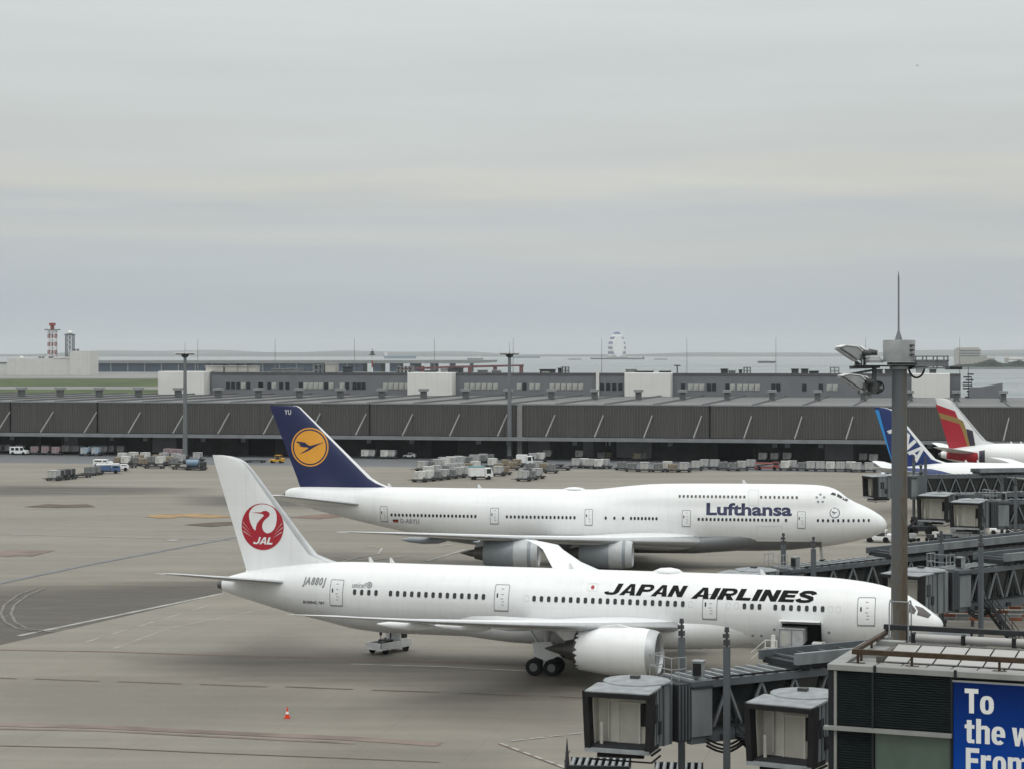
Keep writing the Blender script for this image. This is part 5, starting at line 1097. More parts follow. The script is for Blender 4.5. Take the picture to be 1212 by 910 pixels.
bt('To', 5.9, 10.38, 1.24, 1.06); bt('the', 5.9, 9.1, 1.72, 1.06); bt('w', 7.9, 9.1, .82, 1.06); bt('From', 5.95, 7.83, 2.7, 1.06)
# ------------------------------------------------------------------ boarding bridges
def bridge(label, cab, az, end, zf=4.6, outer=.45, stair=True, zend=None, detail=True, cabw=3.4, lift=True):
    """cab: ground point under the middle of the opening; az: rotation, opening looks along local -y; end: world xy of the far tunnel end"""
    az = R(az); t = thing('boarding_bridge', label, 'boarding bridge', (cab[0], cab[1], 0), az, 'boarding bridges')
    inv = Matrix.Rotation(-az, 4, 'Z'); E_ = inv @ Vector((end[0] - cab[0], end[1] - cab[1], 0)); hw = cabw / 2; zr = zf + 3.0
    MB().box(-hw, hw, -.1, 1.9, zf - .3, zf).build('cab_floor', steeld, t)
    MB().prism([(-hw - .15, -.45, zr + .02), (-hw - .15, 1.9, zr + .12), (-hw - .15, 1.9, zr - .02), (-hw - .15, -.45, zr - .12)], (2 * hw + .3, 0, 0)).build('cab_roof', roofl, t, bevel=.03)
    for sd in (-1, 1):
        MB().box(sd * hw - .06, sd * hw + .06, .35, 1.9, zf, zr).build('cab_wall', steell, t)
        for k in range(3): MB().box(sd * (hw + .08) - .03, sd * (hw + .08) + .03, .5 + k * .6, .57 + k * .6, zf, zr).build('wall_rib', steel, t)
        MB().prism([(sd * hw - .16, -.35, zf - .2), (sd * hw + .16, -.35, zf - .2), (sd * (hw + .12) + .16, -.45, zr), (sd * (hw + .12) - .16, -.45, zr)], (0, .75, 0)).build('bellows', rubber, t)
    MB().box(-hw - .25, hw + .25, -.5, .3, zr - .32, zr - .05).build('bellows', rubber, t)
    MB().box(-hw - .1, hw + .1, -.5, -.1, zf - .28, zf - .1).build('bumper', roofl, t)
    MB().box(-hw + .05, hw - .05, 1.3, 1.4, zf, zr - .1).box(-hw + .05, -hw + .12, .4, 1.3, zf, zr - .1).box(hw - .12, hw - .05, .4, 1.3, zf, zr - .1).box(-hw, hw, .2, 1.4, zr - .16, zr - .1).build('cab_lining', cream, t)
    MB().box(-.35, .75, 1.22, 1.29, zf, zf + 2.15).build('cab_door', creamd, t); MB().box(-.45, -.35, 1.16, 1.3, zf, zf + 2.25).box(.75, .85, 1.16, 1.3, zf, zf + 2.25).box(-.35, .75, 1.16, 1.3, zf + 2.15, zf + 2.25).build('door_frame', cream, t)
    MB().box(.95, hw - .2, .9, 1.25, zf + 1.0, zf + 2.2).build('control_desk', rubber, t); MB().tube((-hw + .5, .6, zf), (-hw + .5, .6, zf + 1.2), .1, n=8).tube((-hw + .75, 1.1, zf + .2), (-hw + .75, 1.1, zf + 2.7), .05, n=6).build('cab_post', cream, t)
    MB().bar((-hw + .4, .2, zf - .55), (hw - .4, .3, zf - .5), .22).bar((0, .3, zf - .5), (0, 3, zf - .5), .5, .3).build('underframe', rubber, t)
    # rotunda behind the cab
    Cc = Vector((.1, 3.4, 0)); d = (E_ - Cc); Lt = d.length; d.normalize(); nn = Vector((-d.y, d.x, 0))
    rr = []
    for z in (zf - .3, zr): rr.append([(Cc.x + math.cos(a) * 1.9, Cc.y + math.sin(a) * 1.9, z) for a in [2 * math.pi * i / 18 for i in range(18)]])
    MB().loft(rr).build('cab_body', steell, t, smooth=10)
    MB().loft([[(Cc.x + math.cos(a) * r, Cc.y - .35 + math.sin(a) * r * 1.0, z) for a in [2 * math.pi * i / 18 for i in range(18)]] for r, z in ((1.9, zr + .08), (1.88, zr + .16), (.9, zr + .3), (.05, zr + .33))]).build('cab_dome', roofl, t, smooth=15)
    MB().box(Cc.x - .25, Cc.x + .25, Cc.y - .9, Cc.y - .5, zr + .25, zr + .48).build('roof_lamp', lampd, t)
    ze = zend if zend is not None else zf
    def tp(a, n, z): q = Cc + d * a + nn * n; return (q.x, q.y, z + (ze - zf) * a / Lt)
    def tbox(a0, a1, n0, n1, z0, z1, mb):
        v = [tp(a0, n0, z0), tp(a1, n0, z0), tp(a1, n1, z0), tp(a0, n1, z0), tp(a0, n0, z1), tp(a1, n0, z1), tp(a1, n1, z1), tp(a0, n1, z1)]
        return mb.add(v, [(3, 2, 1, 0), (4, 5, 6, 7), (0, 1, 5, 4), (1, 2, 6, 5), (2, 3, 7, 6), (3, 0, 4, 7)])
    tbox(1.6, 2.5, -1.5, 1.5, zf - .3, zr - .1, MB()).build('tunnel_head', steeld, t)
    tbox(2.5, 3.9, -1.62, 1.62, zf - .1, zf + 2.6, MB()).build('service_cabinet', steell, t, bevel=.03); tbox(2.5, 3.9, -1.7, 1.7, zf + 2.6, zf + 2.72, MB()).build('cabinet_cap', steeld, t)
    A0 = 2.5; tbox(A0, Lt, -1.05, 1.05, zf + .05, zr - .2, MB()).build('tunnel_glazing', tglass, t)
    for n in (-1.3, 1.3):
        tbox(A0, Lt, n - .2, n + .2, zr - .42, zr - .02, MB()).build('top_chord', steel, t); tbox(A0, Lt, n - .22, n + .22, zf - .5, zf + .18, MB()).build('bottom_chord', steel, t)
    tbox(A0, Lt, -1.1, 1.1, zr - .12, zr - .06, MB()).build('tunnel_roof', steel, t)
    tbox(A0, Lt, -1.1, 1.1, zf - .35, zf - .2, MB()).build('tunnel_floor', steeld, t)
    nb_ = max(3, round((Lt - 4) / 2.3))
    for n in (-1.3, 1.3):
        for i in range(nb_):
            a = 4 + (Lt - 4) * i / nb_; b = 4 + (Lt - 4) * (i + 1) / nb_; mdl = (a + b) / 2
            MB().bar(tp(a + .15, n, zf + .15), tp(mdl, n, zr - .4), .13).build('brace', steell, t); MB().bar(tp(mdl, n, zr - .4), tp(b - .15, n, zf + .15), .13).build('brace', steell, t)
            if i % 1 == 0: MB().bar(tp(mdl, n * .92, zf + .1), tp(mdl, n * .92, zr - .4), .12).build('tunnel_post', steeld, t)
    k = int((Lt - A0) / .85)
    for i in range(k): tbox(A0 + i * .85 + .1, A0 + i * .85 + .32, -1.42, 1.42, zr - .04, zr + .1, MB()).build('roof_rib', roofl, t)
    if outer is not None:
        a0 = Lt * outer
        tbox(a0, Lt, -1.9, -1.55, zr + .4, zr + 1.05, MB()).build('roof_beam', steell, t); tbox(a0 + 1.2, Lt, -1.3, 1.4, zr + .14, zr + .5, MB()).build('outer_roof', steeld, t); tbox(a0, Lt, 1.5, 1.75, zr + .3, zr + .85, MB()).build('roof_beam', steel, t)
        for i in range(int((Lt - a0) / 1.6)): tbox(a0 + 1 + i * 1.6, a0 + 1.15 + i * 1.6, -1.5, 1.5, zr + .5, zr + .62, MB()).build('roof_rib', steel, t)
        tbox(a0 + .3, a0 + 1.2, -1.7, 1.7, zr + .1, zr + .46, MB()).build('roof_bracket', steeld, t); tbox(Lt - 1.5, Lt - .6, -1.7, 1.7, zr + .1, zr + .46, MB()).build('roof_bracket', steeld, t)
    if lift:
        for n in (-2.15, 2.15):
            x, y, _ = tp(4.5, n, 0); MB().box(x - .17, x + .17, y - .17, y + .17, .9, zr + 1.9).build('lift_column', steel, t)
            MB().tube((x, y, zr + 1.9), (x, y, zr + 2.9), .07, n=8).box(x - .16, x + .16, y - .16, y + .16, zr + 2.0, zr + 2.3).box(x - .2, x + .12, y - .13, y + .13, zr + 2.4, zr + 2.62).tube((x, y, zr + 2.72), (x, y, zr + 3.0), .15, .12, 8).build('beacon', beac, t)
        p, q = tp(4.5, -2.4, 0), tp(4.5, 2.4, 0); MB().bar((p[0], p[1], 1.0), (q[0], q[1], 1.0), .7, .5).build('wheel_carriage', steeld, t)
        for n in (-2.2, -1.5, 1.5, 2.2):
            x, y, _ = tp(4.5, n, 0); MB().lathe([(-.2, .3), (-.2, .5), (.2, .5), (.2, .3)], (x, y, .5), tuple(d.cross(nn).cross(d)), 16).build('wheel', tyre, t, smooth=40)
    for k in range(4): tbox(1.65 + k * .22, 1.72 + k * .22, -1.58, -1.5, zf - .2, zr - .15, MB()).build('bellows_rib', steel, t)
    for k in range(8):
        a_ = R(200 + k * 22); q_ = Vector((Cc.x + math.cos(a_) * 1.93, Cc.y + math.sin(a_) * 1.93, 0)); MB().box(q_.x - .04, q_.x + .04, q_.y - .04, q_.y + .04, zf - .3, zr).build('curtain_seam', steel, t)
    MB().box(hw + .02, hw + .1, .8, 1.4, zf + 1.2, zf + 2.2).build('cab_window', vglass, t); MB().box(hw + .03, hw + .16, 1.5, 1.85, zf + .5, zf + 1.2).box(-hw - .16, -hw - .03, .9, 1.4, zf + .4, zf + 1.3).build('switch_box', steeld, t)
    MB().bar((hw + .2, -.3, zf - .3), (hw + .1, 1.8, zf - .35), .1).bar((hw + .2, -.3, zf - .7), (hw + .1, 1.8, zf - .7), .08).bar((-hw, .2, zf - .8), (hw, .2, zf - .8), .08).build('safety_hoop', rubber, t)
    cb = MB()
    for n in (-1.58, -1.5): cb.tube(tp(3.9, n, zf + .3), tp(Lt, n, zf + .3), .05, n=6)
    cb.tube(tp(4, -1.45, zr + .1), tp(Lt * .9, -1.45, zr + .1), .06, n=6).build('cable_run', rubber, t)
    for i in range(int(Lt / 4)): tbox(4.5 + i * 4, 5.0 + i * 4, -1.72, -1.5, zf - .45, zf - .1, MB()).build('junction_box', steeld, t)
    # rotunda column at the terminal side
    x, y, _ = tp(Lt, 0, 0); MB().tube((x, y, 0), (x, y, ze - .4), .7, .7, 14).build('rotunda_column', steeld, t, smooth=40); MB().lathe([(ze - .5, 2.3), (ze + 3.6, 2.3), (ze + 4.3, .3)], (x, y, 0), (0, 0, 1), 20).build('rotunda', steel, t, smooth=30)
    if detail:
        x, y, z = tp(3.6, -.7, zr + .1); MB().box(x - .3, x + .3, y - .3, y + .3, z, z + .85).box(x - .34, x + .34, y - .34, y + .34, z + .85, z + .92).build('air_unit', roofl, t, bevel=.02)
        MB().box(x - .24, x + .24, y - .34, y - .3, z + .08, z + .78).build('air_grille', rubber, t)
        rl = MB()
        for a in (1.6, 2.1, 2.6):
            for n in (-.9, 1.2): rl.tube(tp(a, n, zr), tp(a, n, zr + 1.3), .03, n=6)
        for z in (.65, 1.3):
            for n in (-.9, 1.2): rl.tube(tp(1.6, n, zr + z), tp(2.6, n, zr + z), .03, n=6)
            rl.tube(tp(1.6, -.9, zr + z), tp(1.6, 1.2, zr + z), .03, n=6)
        rl.build('roof_railing', headm, t)
        pts = [tp(3.4, -1.75, zf - .2 - .5 * math.sin(math.pi * i / 8) + 0) for i in range(9)]; pts = [(p[0] + d.x * i * .35, p[1] + d.y * i * .35, p[2]) for i, p in enumerate(pts)]
        hb = MB()
        for dz in (0, .22, .4):
            for a, b in zip(pts, pts[1:]): hb.tube((a[0], a[1], a[2] - dz), (b[0], b[1], b[2] - dz), .07, n=6)
        hb.build('cable_bundle', rubber, t, smooth=50)
    if stair:
        sb = MB(); p0, p1 = Vector(tp(5.6, -2.0, zf - .2)), Vector(tp(9.6, -2.6, .15)); ns = 22
        for o in (-.45, .45):
            sb.bar(p0 + nn * o, p1 + nn * o, .08, .25)
            for zz in (.55, 1.05): sb.bar(p0 + nn * o + Vector((0, 0, zz)), p1 + nn * o + Vector((0, 0, zz)), .05)
            for i in range(0, ns + 1, 4): q = p0 + (p1 - p0) * i / ns + nn * o; sb.bar(q, q + Vector((0, 0, 1.05)), .05)
        for i in range(ns): q = p0 + (p1 - p0) * (i + .5) / ns; sb.bar(q - nn * .45, q + nn * .45, .26, .04)
        sb.build('stair', steeld, t)
    return t
bridge('nearest boarding bridge, open cab below the white engine', (5.82, 110.3), -20, (27, 125.5), 4.55, .42)
bridge('near boarding bridge with open cab beside the dark louvred terminal corner', (14.15, 106.6), -30, (30, 110), 4.5, .6, stair=False)
bridge('boarding bridge with its cab directly behind the nearest airliner nose', (32.1, 167), -42, (56, 186), 4.75, .3, zend=4.9)
bridge('boarding bridge half hidden behind the nearest airliner, long truss running right', (19.6, 178), -40, (55, 200), 3.6, .36, zend=4.8, stair=False)
bridge('left of the two close bridge cabs beyond the jacking column', (53.6, 259), -28, (78, 268), 4.8, None, stair=False, lift=False, detail=False)
bridge('right of the two close bridge cabs, overlapping its neighbour', (55.6, 249), -28, (84, 256), 4.7, .55, stair=False)
bridge('farthest boarding bridge, running right below the deep blue airliner tail', (53.6, 304), -75, (90, 312), 4.6, .4, stair=False, detail=False)
lc = thing('lift_column', 'tall grey jacking column between foreground mast and two close bridge cabs', 'column', tuple(G(1090, 633)))
MB().box(-.45, .45, -.45, .45, 1.0, 8.6).box(-.6, .6, -.6, .6, 5.2, 5.6).build('column_shaft', steel, lc, bevel=.05); MB().lathe([(0, .2), (.4, .3), (.8, .12), (1.3, .25), (1.6, .1)], (0, 0, 8.6), (0, 0, 1), 10).build('beacon', beac, lc, smooth=30)
MB().box(-2.2, 2.2, -.5, .5, .6, 1.3).bar((-2, 0, 1), (0, 0, 2.6), .3).bar((2, 0, 1), (0, 0, 2.6), .3).build('wheel_carriage', steeld, lc)
for x in (-1.8, -1.1, 1.1, 1.8): MB().lathe([(-.2, .4), (-.2, .6), (.2, .6), (.2, .4)], (x, -.5, .6), (0, 1, 0), 16).build('wheel', tyre, lc, smooth=40)
# ------------------------------------------------------------------ ground equipment
def whl(mb, x, y, r=.25, w=.2, mi=0): mb.lathe([(-w / 2, r * .6), (-w / 2, r), (w / 2, r), (w / 2, r * .6)], (x, y, r), (0, 1, 0), 10, mi)
def mk_dolly(L_=3.2, w=1.7, flat=False):
    t = thing('dolly', 'low dark dolly', 'dolly', (0, -500, 0)); a = L_ / 2; b = w / 2
    MB().box(-a, a, -b, b, .38, .5).box(-a, a, -b - .05, -b + .07, .3, .58).box(-a, a, b - .07, b + .05, .3, .58).build('deck', gdark, t)
    MB().bar((-a, 0, .42), (-a - 1.1, 0, .35), .1).build('drawbar', gdark, t)
    for x in (-a + .5, a - .5):
        for y in (-b + .2, b - .2): mb = MB(); whl(mb, x, y); mb.build('wheel', tyre, t)
    return t
def mk_uld(mat, L_=2.0, w=1.6, h=1.62, wrap_=False, seed=0):
    t = thing('cargo_container', 'cargo container', 'container', (0, -500, 0)); a = L_ / 2; b = w / 2
    if wrap_:
        r = random.Random(seed); mb = MB(); mb.box(-a, a, -b, b, 0, .08); z = .08
        for k in range(3):
            hh = h / 3 * r.uniform(.75, 1.1); n = 2 + k % 2
            for i in range(n): x0 = -a + L_ * i / n; mb.box(x0 + r.uniform(.02, .1), x0 + L_ / n - r.uniform(.0, .08), -b + r.uniform(0, .15), b - r.uniform(0, .15), z, z + hh * r.uniform(.8, 1.02))
            z += hh * .8
        mb.build('wrapped_load', mat, t, bevel=.06)
        MB().bar((-a + .3, -b - .02, .05), (-a + .3, -b - .02, h * .8), .05).build('strap', gdark, t); MB().bar((a - .3, -b - .02, .05), (a - .3, -b - .02, h * .8), .05).build('strap', gdark, t)
    else:
        MB().prism([(-a, -b, 0), (a - .45, -b, 0), (a, -b, .5), (a, -b, h), (-a, -b, h)], (0, w, 0)).build('shell', mat, t, bevel=.03)
        MB().box(-a + .1, a - .5, -b - .03, -b + .02, .12, .2).box(-a + .02, -a + .1, -b - .03, -b + .02, .1, h - .08).box(a - .1, a - .02, -b - .03, -b + .02, .55, h - .08).box(-a + .1, a - .1, -b - .03, -b + .02, h - .14, h - .06).box(-.04, .04, -b - .03, -b + .02, .2, h - .14).build('frame', gsilver if mat is not gsilver else hvac, t)
        MB().box(-a + .2, -.15, -b - .025, -b + .01, .4, h - .35).build('door_panel', pale if mat is not gpink else gpink, t)
    return t
dollyT = mk_dolly(); DT = [(c, kids(c)) for c in kids(dollyT)]
dollyL = mk_dolly(4.6, 2.2); DL = [(c, kids(c)) for c in kids(dollyL)]
U = {}
for nme, m, wr in (('silver', gsilver, 0), ('white', gwhite2, 0), ('dusty pink', gpink, 0), ('pale blue', gblue, 0), ('tan wrapped', gtan, 1), ('grey netted', hvac, 1), ('dark', hvacd, 0)):
    o = mk_uld(m, wrap_=bool(wr), seed=len(U)); U[nme] = (o, [(c, kids(c)) for c in kids(o)])
used = {}
def first_or_dup(key, o, tree, loc, rz, label, group):
    if key not in used:
        used[key] = 1; o.location = loc; o.rotation_euler = (0, 0, rz); o['label'] = label; o['group'] = group; return o
    return dup(o, loc, rz, label, group, tree)
ORD = ['first', 'second', 'third', 'fourth', 'fifth', 'sixth', 'seventh', 'eighth', 'ninth', 'tenth', 'eleventh', 'twelfth']
def cargo_row(items, where, rz=-12, sc=1.0):
    """items: (px, base row, kind, width px or None)"""
    items = sorted(items); cnt = {}; tot = {}
    for i in items: tot[i[2]] = tot.get(i[2], 0) + 1
    for px, py, kind in items:
        p = G(px, py); v_ = math.sin(BY) * p.x + math.cos(BY) * (p.y - 500)
        if v_ > 3.6: q_ = (3.6 - v_) / (math.cos(BY)); p.y += q_
        k = cnt.get(kind, 0); cnt[kind] = k + 1
        o_ = '' if tot[kind] == 1 else ORD[k] + ' '
        rr = R(rz + random.uniform(-4, 4)); nm_ = {'tan wrapped': 'tan wrapped load', 'grey netted': 'grey netted load'}.get(kind, kind + ' container')
        frm = '' if tot[kind] == 1 else ' from left'
        if kind.startswith('long'):
            first_or_dup('dl', dollyL, DL, (p.x, p.y, .006), rr, f'{o_}empty long flat dolly{frm} {where}', 'dollies'); continue
        n = sum(1 for q in items if q[0] <= px)
        first_or_dup('dt', dollyT, DT, (p.x, p.y, .006), rr, f'dolly under the {o_}{nm_}{frm} {where}', 'dollies')
        if kind == 'empty': continue
        first_or_dup(kind, U[kind][0], U[kind][1], (p.x, p.y, .51), rr, f'{o_}{nm_}{frm} {where}', 'cargo containers and loads')
S_, Wt, Pk, Bl, Tn, Nt, Dk = 'silver', 'white', 'dusty pink', 'pale blue', 'tan wrapped', 'grey netted', 'dark'
cargo_row([(42, 537.6, Pk), (55, 537.8, Pk), (67, 538.2, Pk), (79, 536.4, Wt), (91, 536.6, S_), (101, 539.2, Bl), (114, 539.2, Bl), (124, 537, S_), (138, 535.4, S_), (3, 535.5, Dk), (13, 535, S_)], 'in the canopy row at far left')
cargo_row([(145, 546, Wt), (152, 548.5, Nt), (158, 545, Wt), (165, 547, Tn), (172, 545.5, Wt), (178, 549.5, Nt), (186, 547, Tn), (194, 546, S_), (201, 549, Tn), (208, 547, S_)], 'in the crowd left of left mast')
cargo_row([(30, 534.4, S_), (47, 534.5, Nt), (61, 534.6, S_), (84, 533.4, Nt), (97, 534, S_), (108, 534.2, Dk), (119, 534.4, S_), (131, 533.6, Bl), (143, 533.4, Nt), (153, 534.6, S_)], 'in the shaded rear row, far left')
cargo_row([(141, 549.8, Tn), (149, 550.6, Wt), (161, 550.4, Nt), (169, 551, Tn), (190, 550.8, Wt), (205, 551.2, Nt), (214, 548.5, S_)], 'just ahead of the left mast')
cargo_row([(515 + i * 9.2, 552.4 - i * .8, (Nt, S_, Wt, S_, Tn, S_, Nt)[i % 7]) for i in range(8)], 'in the big group, rearmost row')
cargo_row([(628, 558, Nt), (637, 556.5, S_), (644, 557.5, Tn), (652, 559.5, Nt), (631, 546.5, S_), (640, 546, Wt)], 'just right of the boxy white truck')
cargo_row([(736, 556, Nt), (824, 556.5, S_), (856, 556, Nt), (878, 556.5, S_), (950, 556.6, Nt), (960, 557, S_)], 'scattered along the road edge')
cargo_row([(199, 540.5, Pk), (208, 541, Pk), (216, 541.5, Pk), (234, 545.5, S_)], 'behind the left apron mast')
cargo_row([(64, 568.5, S_), (74, 567.5, Dk), (82, 566.5, Dk)], 'on the far left tow train')
cargo_row([(95, 564.5, 'long'), (106, 562.5, Nt), (113, 561.5, Nt)], 'in the middle of the tow train')
cargo_row([(433, 542, Wt), (440, 542, S_), (456, 542.5, Wt), (464, 542.5, S_)], 'under the canopy beside the blue tail')
rows = [(500 + i * 9.0, 557 - i * 1.2, (S_, Nt, S_, Wt, S_, S_, Nt, S_)[i % 8]) for i in range(9)]
cargo_row(rows, 'in the big group, back row')
cargo_row([(507 + i * 9.3, 563.5 - i * 1.15, (Wt, S_, Nt, S_, S_, Tn)[i % 6]) for i in range(7)], 'in the big group, middle row')
cargo_row([(497, 570, Wt), (507, 569, Wt), (516, 568, Nt), (525, 567, S_), (534, 566, Nt), (543, 565, S_), (551, 563.8, S_)], 'in the big group, front row')
cargo_row([(583, 553, Wt), (590, 558, Tn), (597, 561.5, Tn), (599, 553, Tn), (606, 556, Tn), (612, 552.5, Tn), (590, 563, S_)], 'around the foot of the middle mast')
cargo_row([(620, 569, S_), (628, 567.5, Nt), (636, 566, S_)], 'in the trio right of middle mast')
cargo_row([(682, 553.5, S_), (691, 553.2, Wt), (699, 553.8, S_), (709, 554.4, Wt), (716, 554, S_)], 'in the close row right of centre')
cargo_row([(648, 542, Wt), (686, 542.4, Wt), (712, 544, Nt), (719, 543.6, Tn), (755, 544.8, Tn), (761, 544.6, Nt)], 'against the dock wall near centre')
cargo_row([(663, 556, 'long'), (645, 553.5, 'long'), (655, 552, 'long'), (303, 547, 'long'), (232, 556, 'long'), (216, 555, 'long'), (150, 553, 'long'), (183, 554, 'long')], 'on the apron edge')
cargo_row([(748, 557.6, Nt), (763, 558, S_), (779, 558.2, Nt), (790, 557, Wt), (796, 558.4, Tn), (810, 558.4, S_)], 'in the spaced row above the hump')
cargo_row([(834, 554.6, S_), (846, 554.8, S_), (868, 557, Nt), (889, 554.8, S_), (930, 556.4, Wt), (938, 556, S_)], 'around the open dark dock')
cargo_row([(903, 545.8, Wt), (917, 545.8, S_), (931, 545.4, Wt), (1034, 547.5, Wt), (1020, 546, S_)], 'against the dock wall at right')
cargo_row([(971, 557.2, S_), (983, 557.4, Wt), (995, 557.6, S_), (1007, 557.2, Wt), (1014, 558.5, S_), (1029, 558.5, S_)], 'in the row left of foreground mast')
for k in U:
    if k not in used: bpy.data.objects.remove(U[k][0])
def vehicle(name, label, cat, px, py, rz, L_, w, h, body, roof=None, cab=.35, style='truck', z=0.0):
    p = G(px, py); t = thing(name, label, cat, (p.x, p.y, z), R(rz)); a, b = L_ / 2, w / 2
    if style == 'truck':
        xc = a - L_ * cab
        MB().box(-a, a, -b + .1, b - .1, .4, .65).build('chassis', gdark, t)
        MB().prism([(xc, -b, .5), (a, -b, .5), (a, -b, 1.25), (a - .35, -b, h * .88), (xc, -b, h * .88)], (0, w, 0)).build('cab', body, t, bevel=.05)
        MB().prism([(a - .33, -b + .1, h * .84), (a + .01, -b + .1, 1.28), (a + .03, -b + .1, 1.3), (a - .28, -b + .1, h * .85)], (0, w - .2, 0)).build('windscreen', vglass, t)
        MB().box(xc + .3, a - .45, -b - .015, -b + .02, 1.25, h * .82).build('side_window', vglass, t)
        MB().box(-a, xc - .1, -b, b, .7, h).build('load_body', body if not roof else body, t, bevel=.04)
        if roof: MB().box(-a - .02, xc - .08, -b - .02, b + .02, h - .15, h + .05).build('roof', roof, t)
    elif style == 'van':
        MB().prism([(-a, -b, .4), (a, -b, .4), (a, -b, 1.1), (a - .5, -b, 1.25), (a - 1.1, -b, h), (-a + .1, -b, h), (-a, -b, h - .2)], (0, w, 0)).build('body', body, t, bevel=.06)
        MB().prism([(a - .52, -b + .1, 1.27), (a - 1.08, -b + .1, h - .06), (a - 1.05, -b + .1, h - .03), (a - .48, -b + .1, 1.3)], (0, w - .2, 0)).build('windscreen', vglass, t)
        for x in (a - 1.75, a - 3.0, -a + .4): MB().box(x, x + .85, -b - .015, -b + .02, 1.2, h - .2).build('side_window', vglass, t)
        if roof: MB().box(-a + .05, a - 1.1, -b - .03, b + .03, h - .12, h + .06).build('roof', roof, t)
    elif style == 'tractor':
        MB().box(-a, a, -b, b, .35, .85).prism([(a - .6, -b, .85), (a, -b, .85), (a, -b, 1.1), (a - .6, -b, 1.2)], (0, w, 0)).build('body', body, t, bevel=.05)
        MB().box(-a * .2, a - .7, -b + .08, b - .08, h - .1, h).build('cab_roof', roof or body, t)
        for x in (-a * .2 + .05, a - .75):
            for y in (-b + .13, b - .13): MB().box(x - .04, x + .04, y - .04, y + .04, .85, h - .1).build('cab_post', body, t)
        MB().box(-a * .2 + .15, a - .8, -b + .2, b - .2, .86, 1.25).build('seat', gdark, t)
    elif style == 'tank':
        MB().box(-a, a, -b + .1, b - .1, .45, .7).box(a - 1.2, a, -b, b, .6, h * .9).build('cab', gdark, t, bevel=.04)
        MB().lathe([(0, .3), (.15, .8), (L_ - 1.6, .8), (L_ - 1.45, .3)], (-a, 0, 1.5), (1, 0, 0), 16).build('tank', body, t, smooth=40)
    elif style == 'loader':
        MB().box(-a, a, -b, b, .4, .8).box(a - 1.3, a - .1, -b, -b + 1, .8, 1.9).build('body', body, t, bevel=.04)
        for k in range(3): MB().bar((-a + .2, -b + .15 + k * (w - .3) / 2, .9), (a - 1.4, -b + .15 + k * (w - .3) / 2, h * .8), .2).build('lift_arm', gdark, t)
        MB().box(-a, a - 1.4, -b, b, h * .78, h * .9).build('platform', roof or body, t)
        MB().box(a - 1.2, a - .2, -b - .015, -b + .02, 1.2, 1.75).build('side_window', vglass, t)
    for x in (-a * .62, a * .62):
        for y in (-b + .12, b - .12): mb = MB(); whl(mb, x, y, .42 if L_ > 3.4 else .34, .26); mb.build('wheel', tyre, t, smooth=40)
    return t
vehicle('van', 'white van parked under the far left end of the canopy', 'van', 23, 538, -10, 4.6, 1.9, 2.1, gwhite, style='van')
vehicle('tow_truck', 'blue and white truck at the head of the tow train at left', 'truck', 128, 560, 10, 5.2, 2.0, 2.0, gnavy, gwhite)
vehicle('van', 'white service van just behind the blue and white tow truck at left', 'van', 122, 552, -8, 4.2, 1.9, 1.7, gwhite, style='van')
vehicle('pickup', 'small white pickup right of the blue and white tow truck at left', 'truck', 142, 557, 12, 3.8, 1.8, 1.7, gwhite, cab=.5)
vehicle('tank_trailer', 'blue grey tank trailer just right of the left apron mast', 'tanker', 232, 555.5, -4, 4.4, 1.8, 2.0, gtank, style='tank')
vehicle('tractor', 'yellow tow tractor beside the dark blue tail', 'tractor', 328, 547.5, -12, 3.4, 1.8, 1.9, gyel, style='tractor')
vehicle('tractor', 'small white tow tractor under the canopy right of the dark blue tail', 'tractor', 485, 542, -12, 3.0, 1.5, 1.4, gwhite, style='tractor')
vehicle('catering_truck', 'white covered truck with teal roof in front of the big cargo group', 'truck', 569, 567, 14, 4.8, 2.2, 2.7, gwhite, gteal)
vehicle('truck', 'boxy white truck right of the middle apron mast', 'truck', 622, 551, -12, 4.0, 2.0, 2.6, gwhite, cab=.4)
vehicle('loader', 'red low loader in front of the open dark dock right of centre', 'loader', 908, 556, -12, 5.4, 2.0, 1.8, gred, gred, style='loader')
p = G(461, 771); st_ = thing('service_truck', 'white low service truck with dark open bed beneath the near airliner tail', 'truck', tuple(p), R(52)); st_.scale = (.9, .95, .95)
MB().box(-2.3, 2.2, -.95, .95, .4, .55).box(-2.3, .5, -.95, -.87, .55, 1.05).box(-2.3, .5, .87, .95, .55, 1.05).box(-2.3, -2.2, -.87, .87, .55, 1.05).prism([(.5, -.95, .55), (2.2, -.95, .55), (2.2, -.95, 1.0), (1.7, -.95, 1.2), (.5, -.95, 1.25)], (0, 1.9, 0)).build('body', gwhite, st_, bevel=.04)
MB().box(-2.15, .45, -.85, .85, .56, .72).box(-1.8, -1.1, -.6, -.1, .72, 1.1).box(-.9, -.1, -.5, .6, .72, 1.2).tube((-1.6, .3, .7), (-.2, .3, 1.25), .1, n=8).build('bed', gdark, st_)
MB().box(.55, 1.6, -.9, .9, 1.72, 1.82).box(.52, .62, -.9, .9, 1.2, 1.75).box(1.5, 1.6, -.9, -.8, 1.2, 1.72).box(1.5, 1.6, .8, .9, 1.2, 1.72).build('cab', gwhite, st_); MB().box(.62, 1.5, -.87, .87, 1.22, 1.72).build('cab_glass', vglass, st_)
MB().box(-.2, .5, -.3, .3, 1.75, 1.95).tube((.15, 0, 1.2), (.15, 0, 1.8), .08, n=6).build('hose_reel', gdark, st_); MB().tube((-2.3, -.9, .6), (-2.45, -1.0, 2.0), .035, n=6).box(-2.55, -2.35, -1.08, -.92, 1.85, 2.15).build('mirror', gdark, st_)
for x in (-1.5, 1.4):
    for y in (-.8, .8): mb = MB(); whl(mb, x, y, .36, .26); mb.build('wheel', tyre, st_, smooth=40)
vehicle('truck', 'small grey service truck below the two close bridge cabs', 'truck', 1147, 641, -30, 4.6, 2.0, 2.2, hvac, cab=.4)
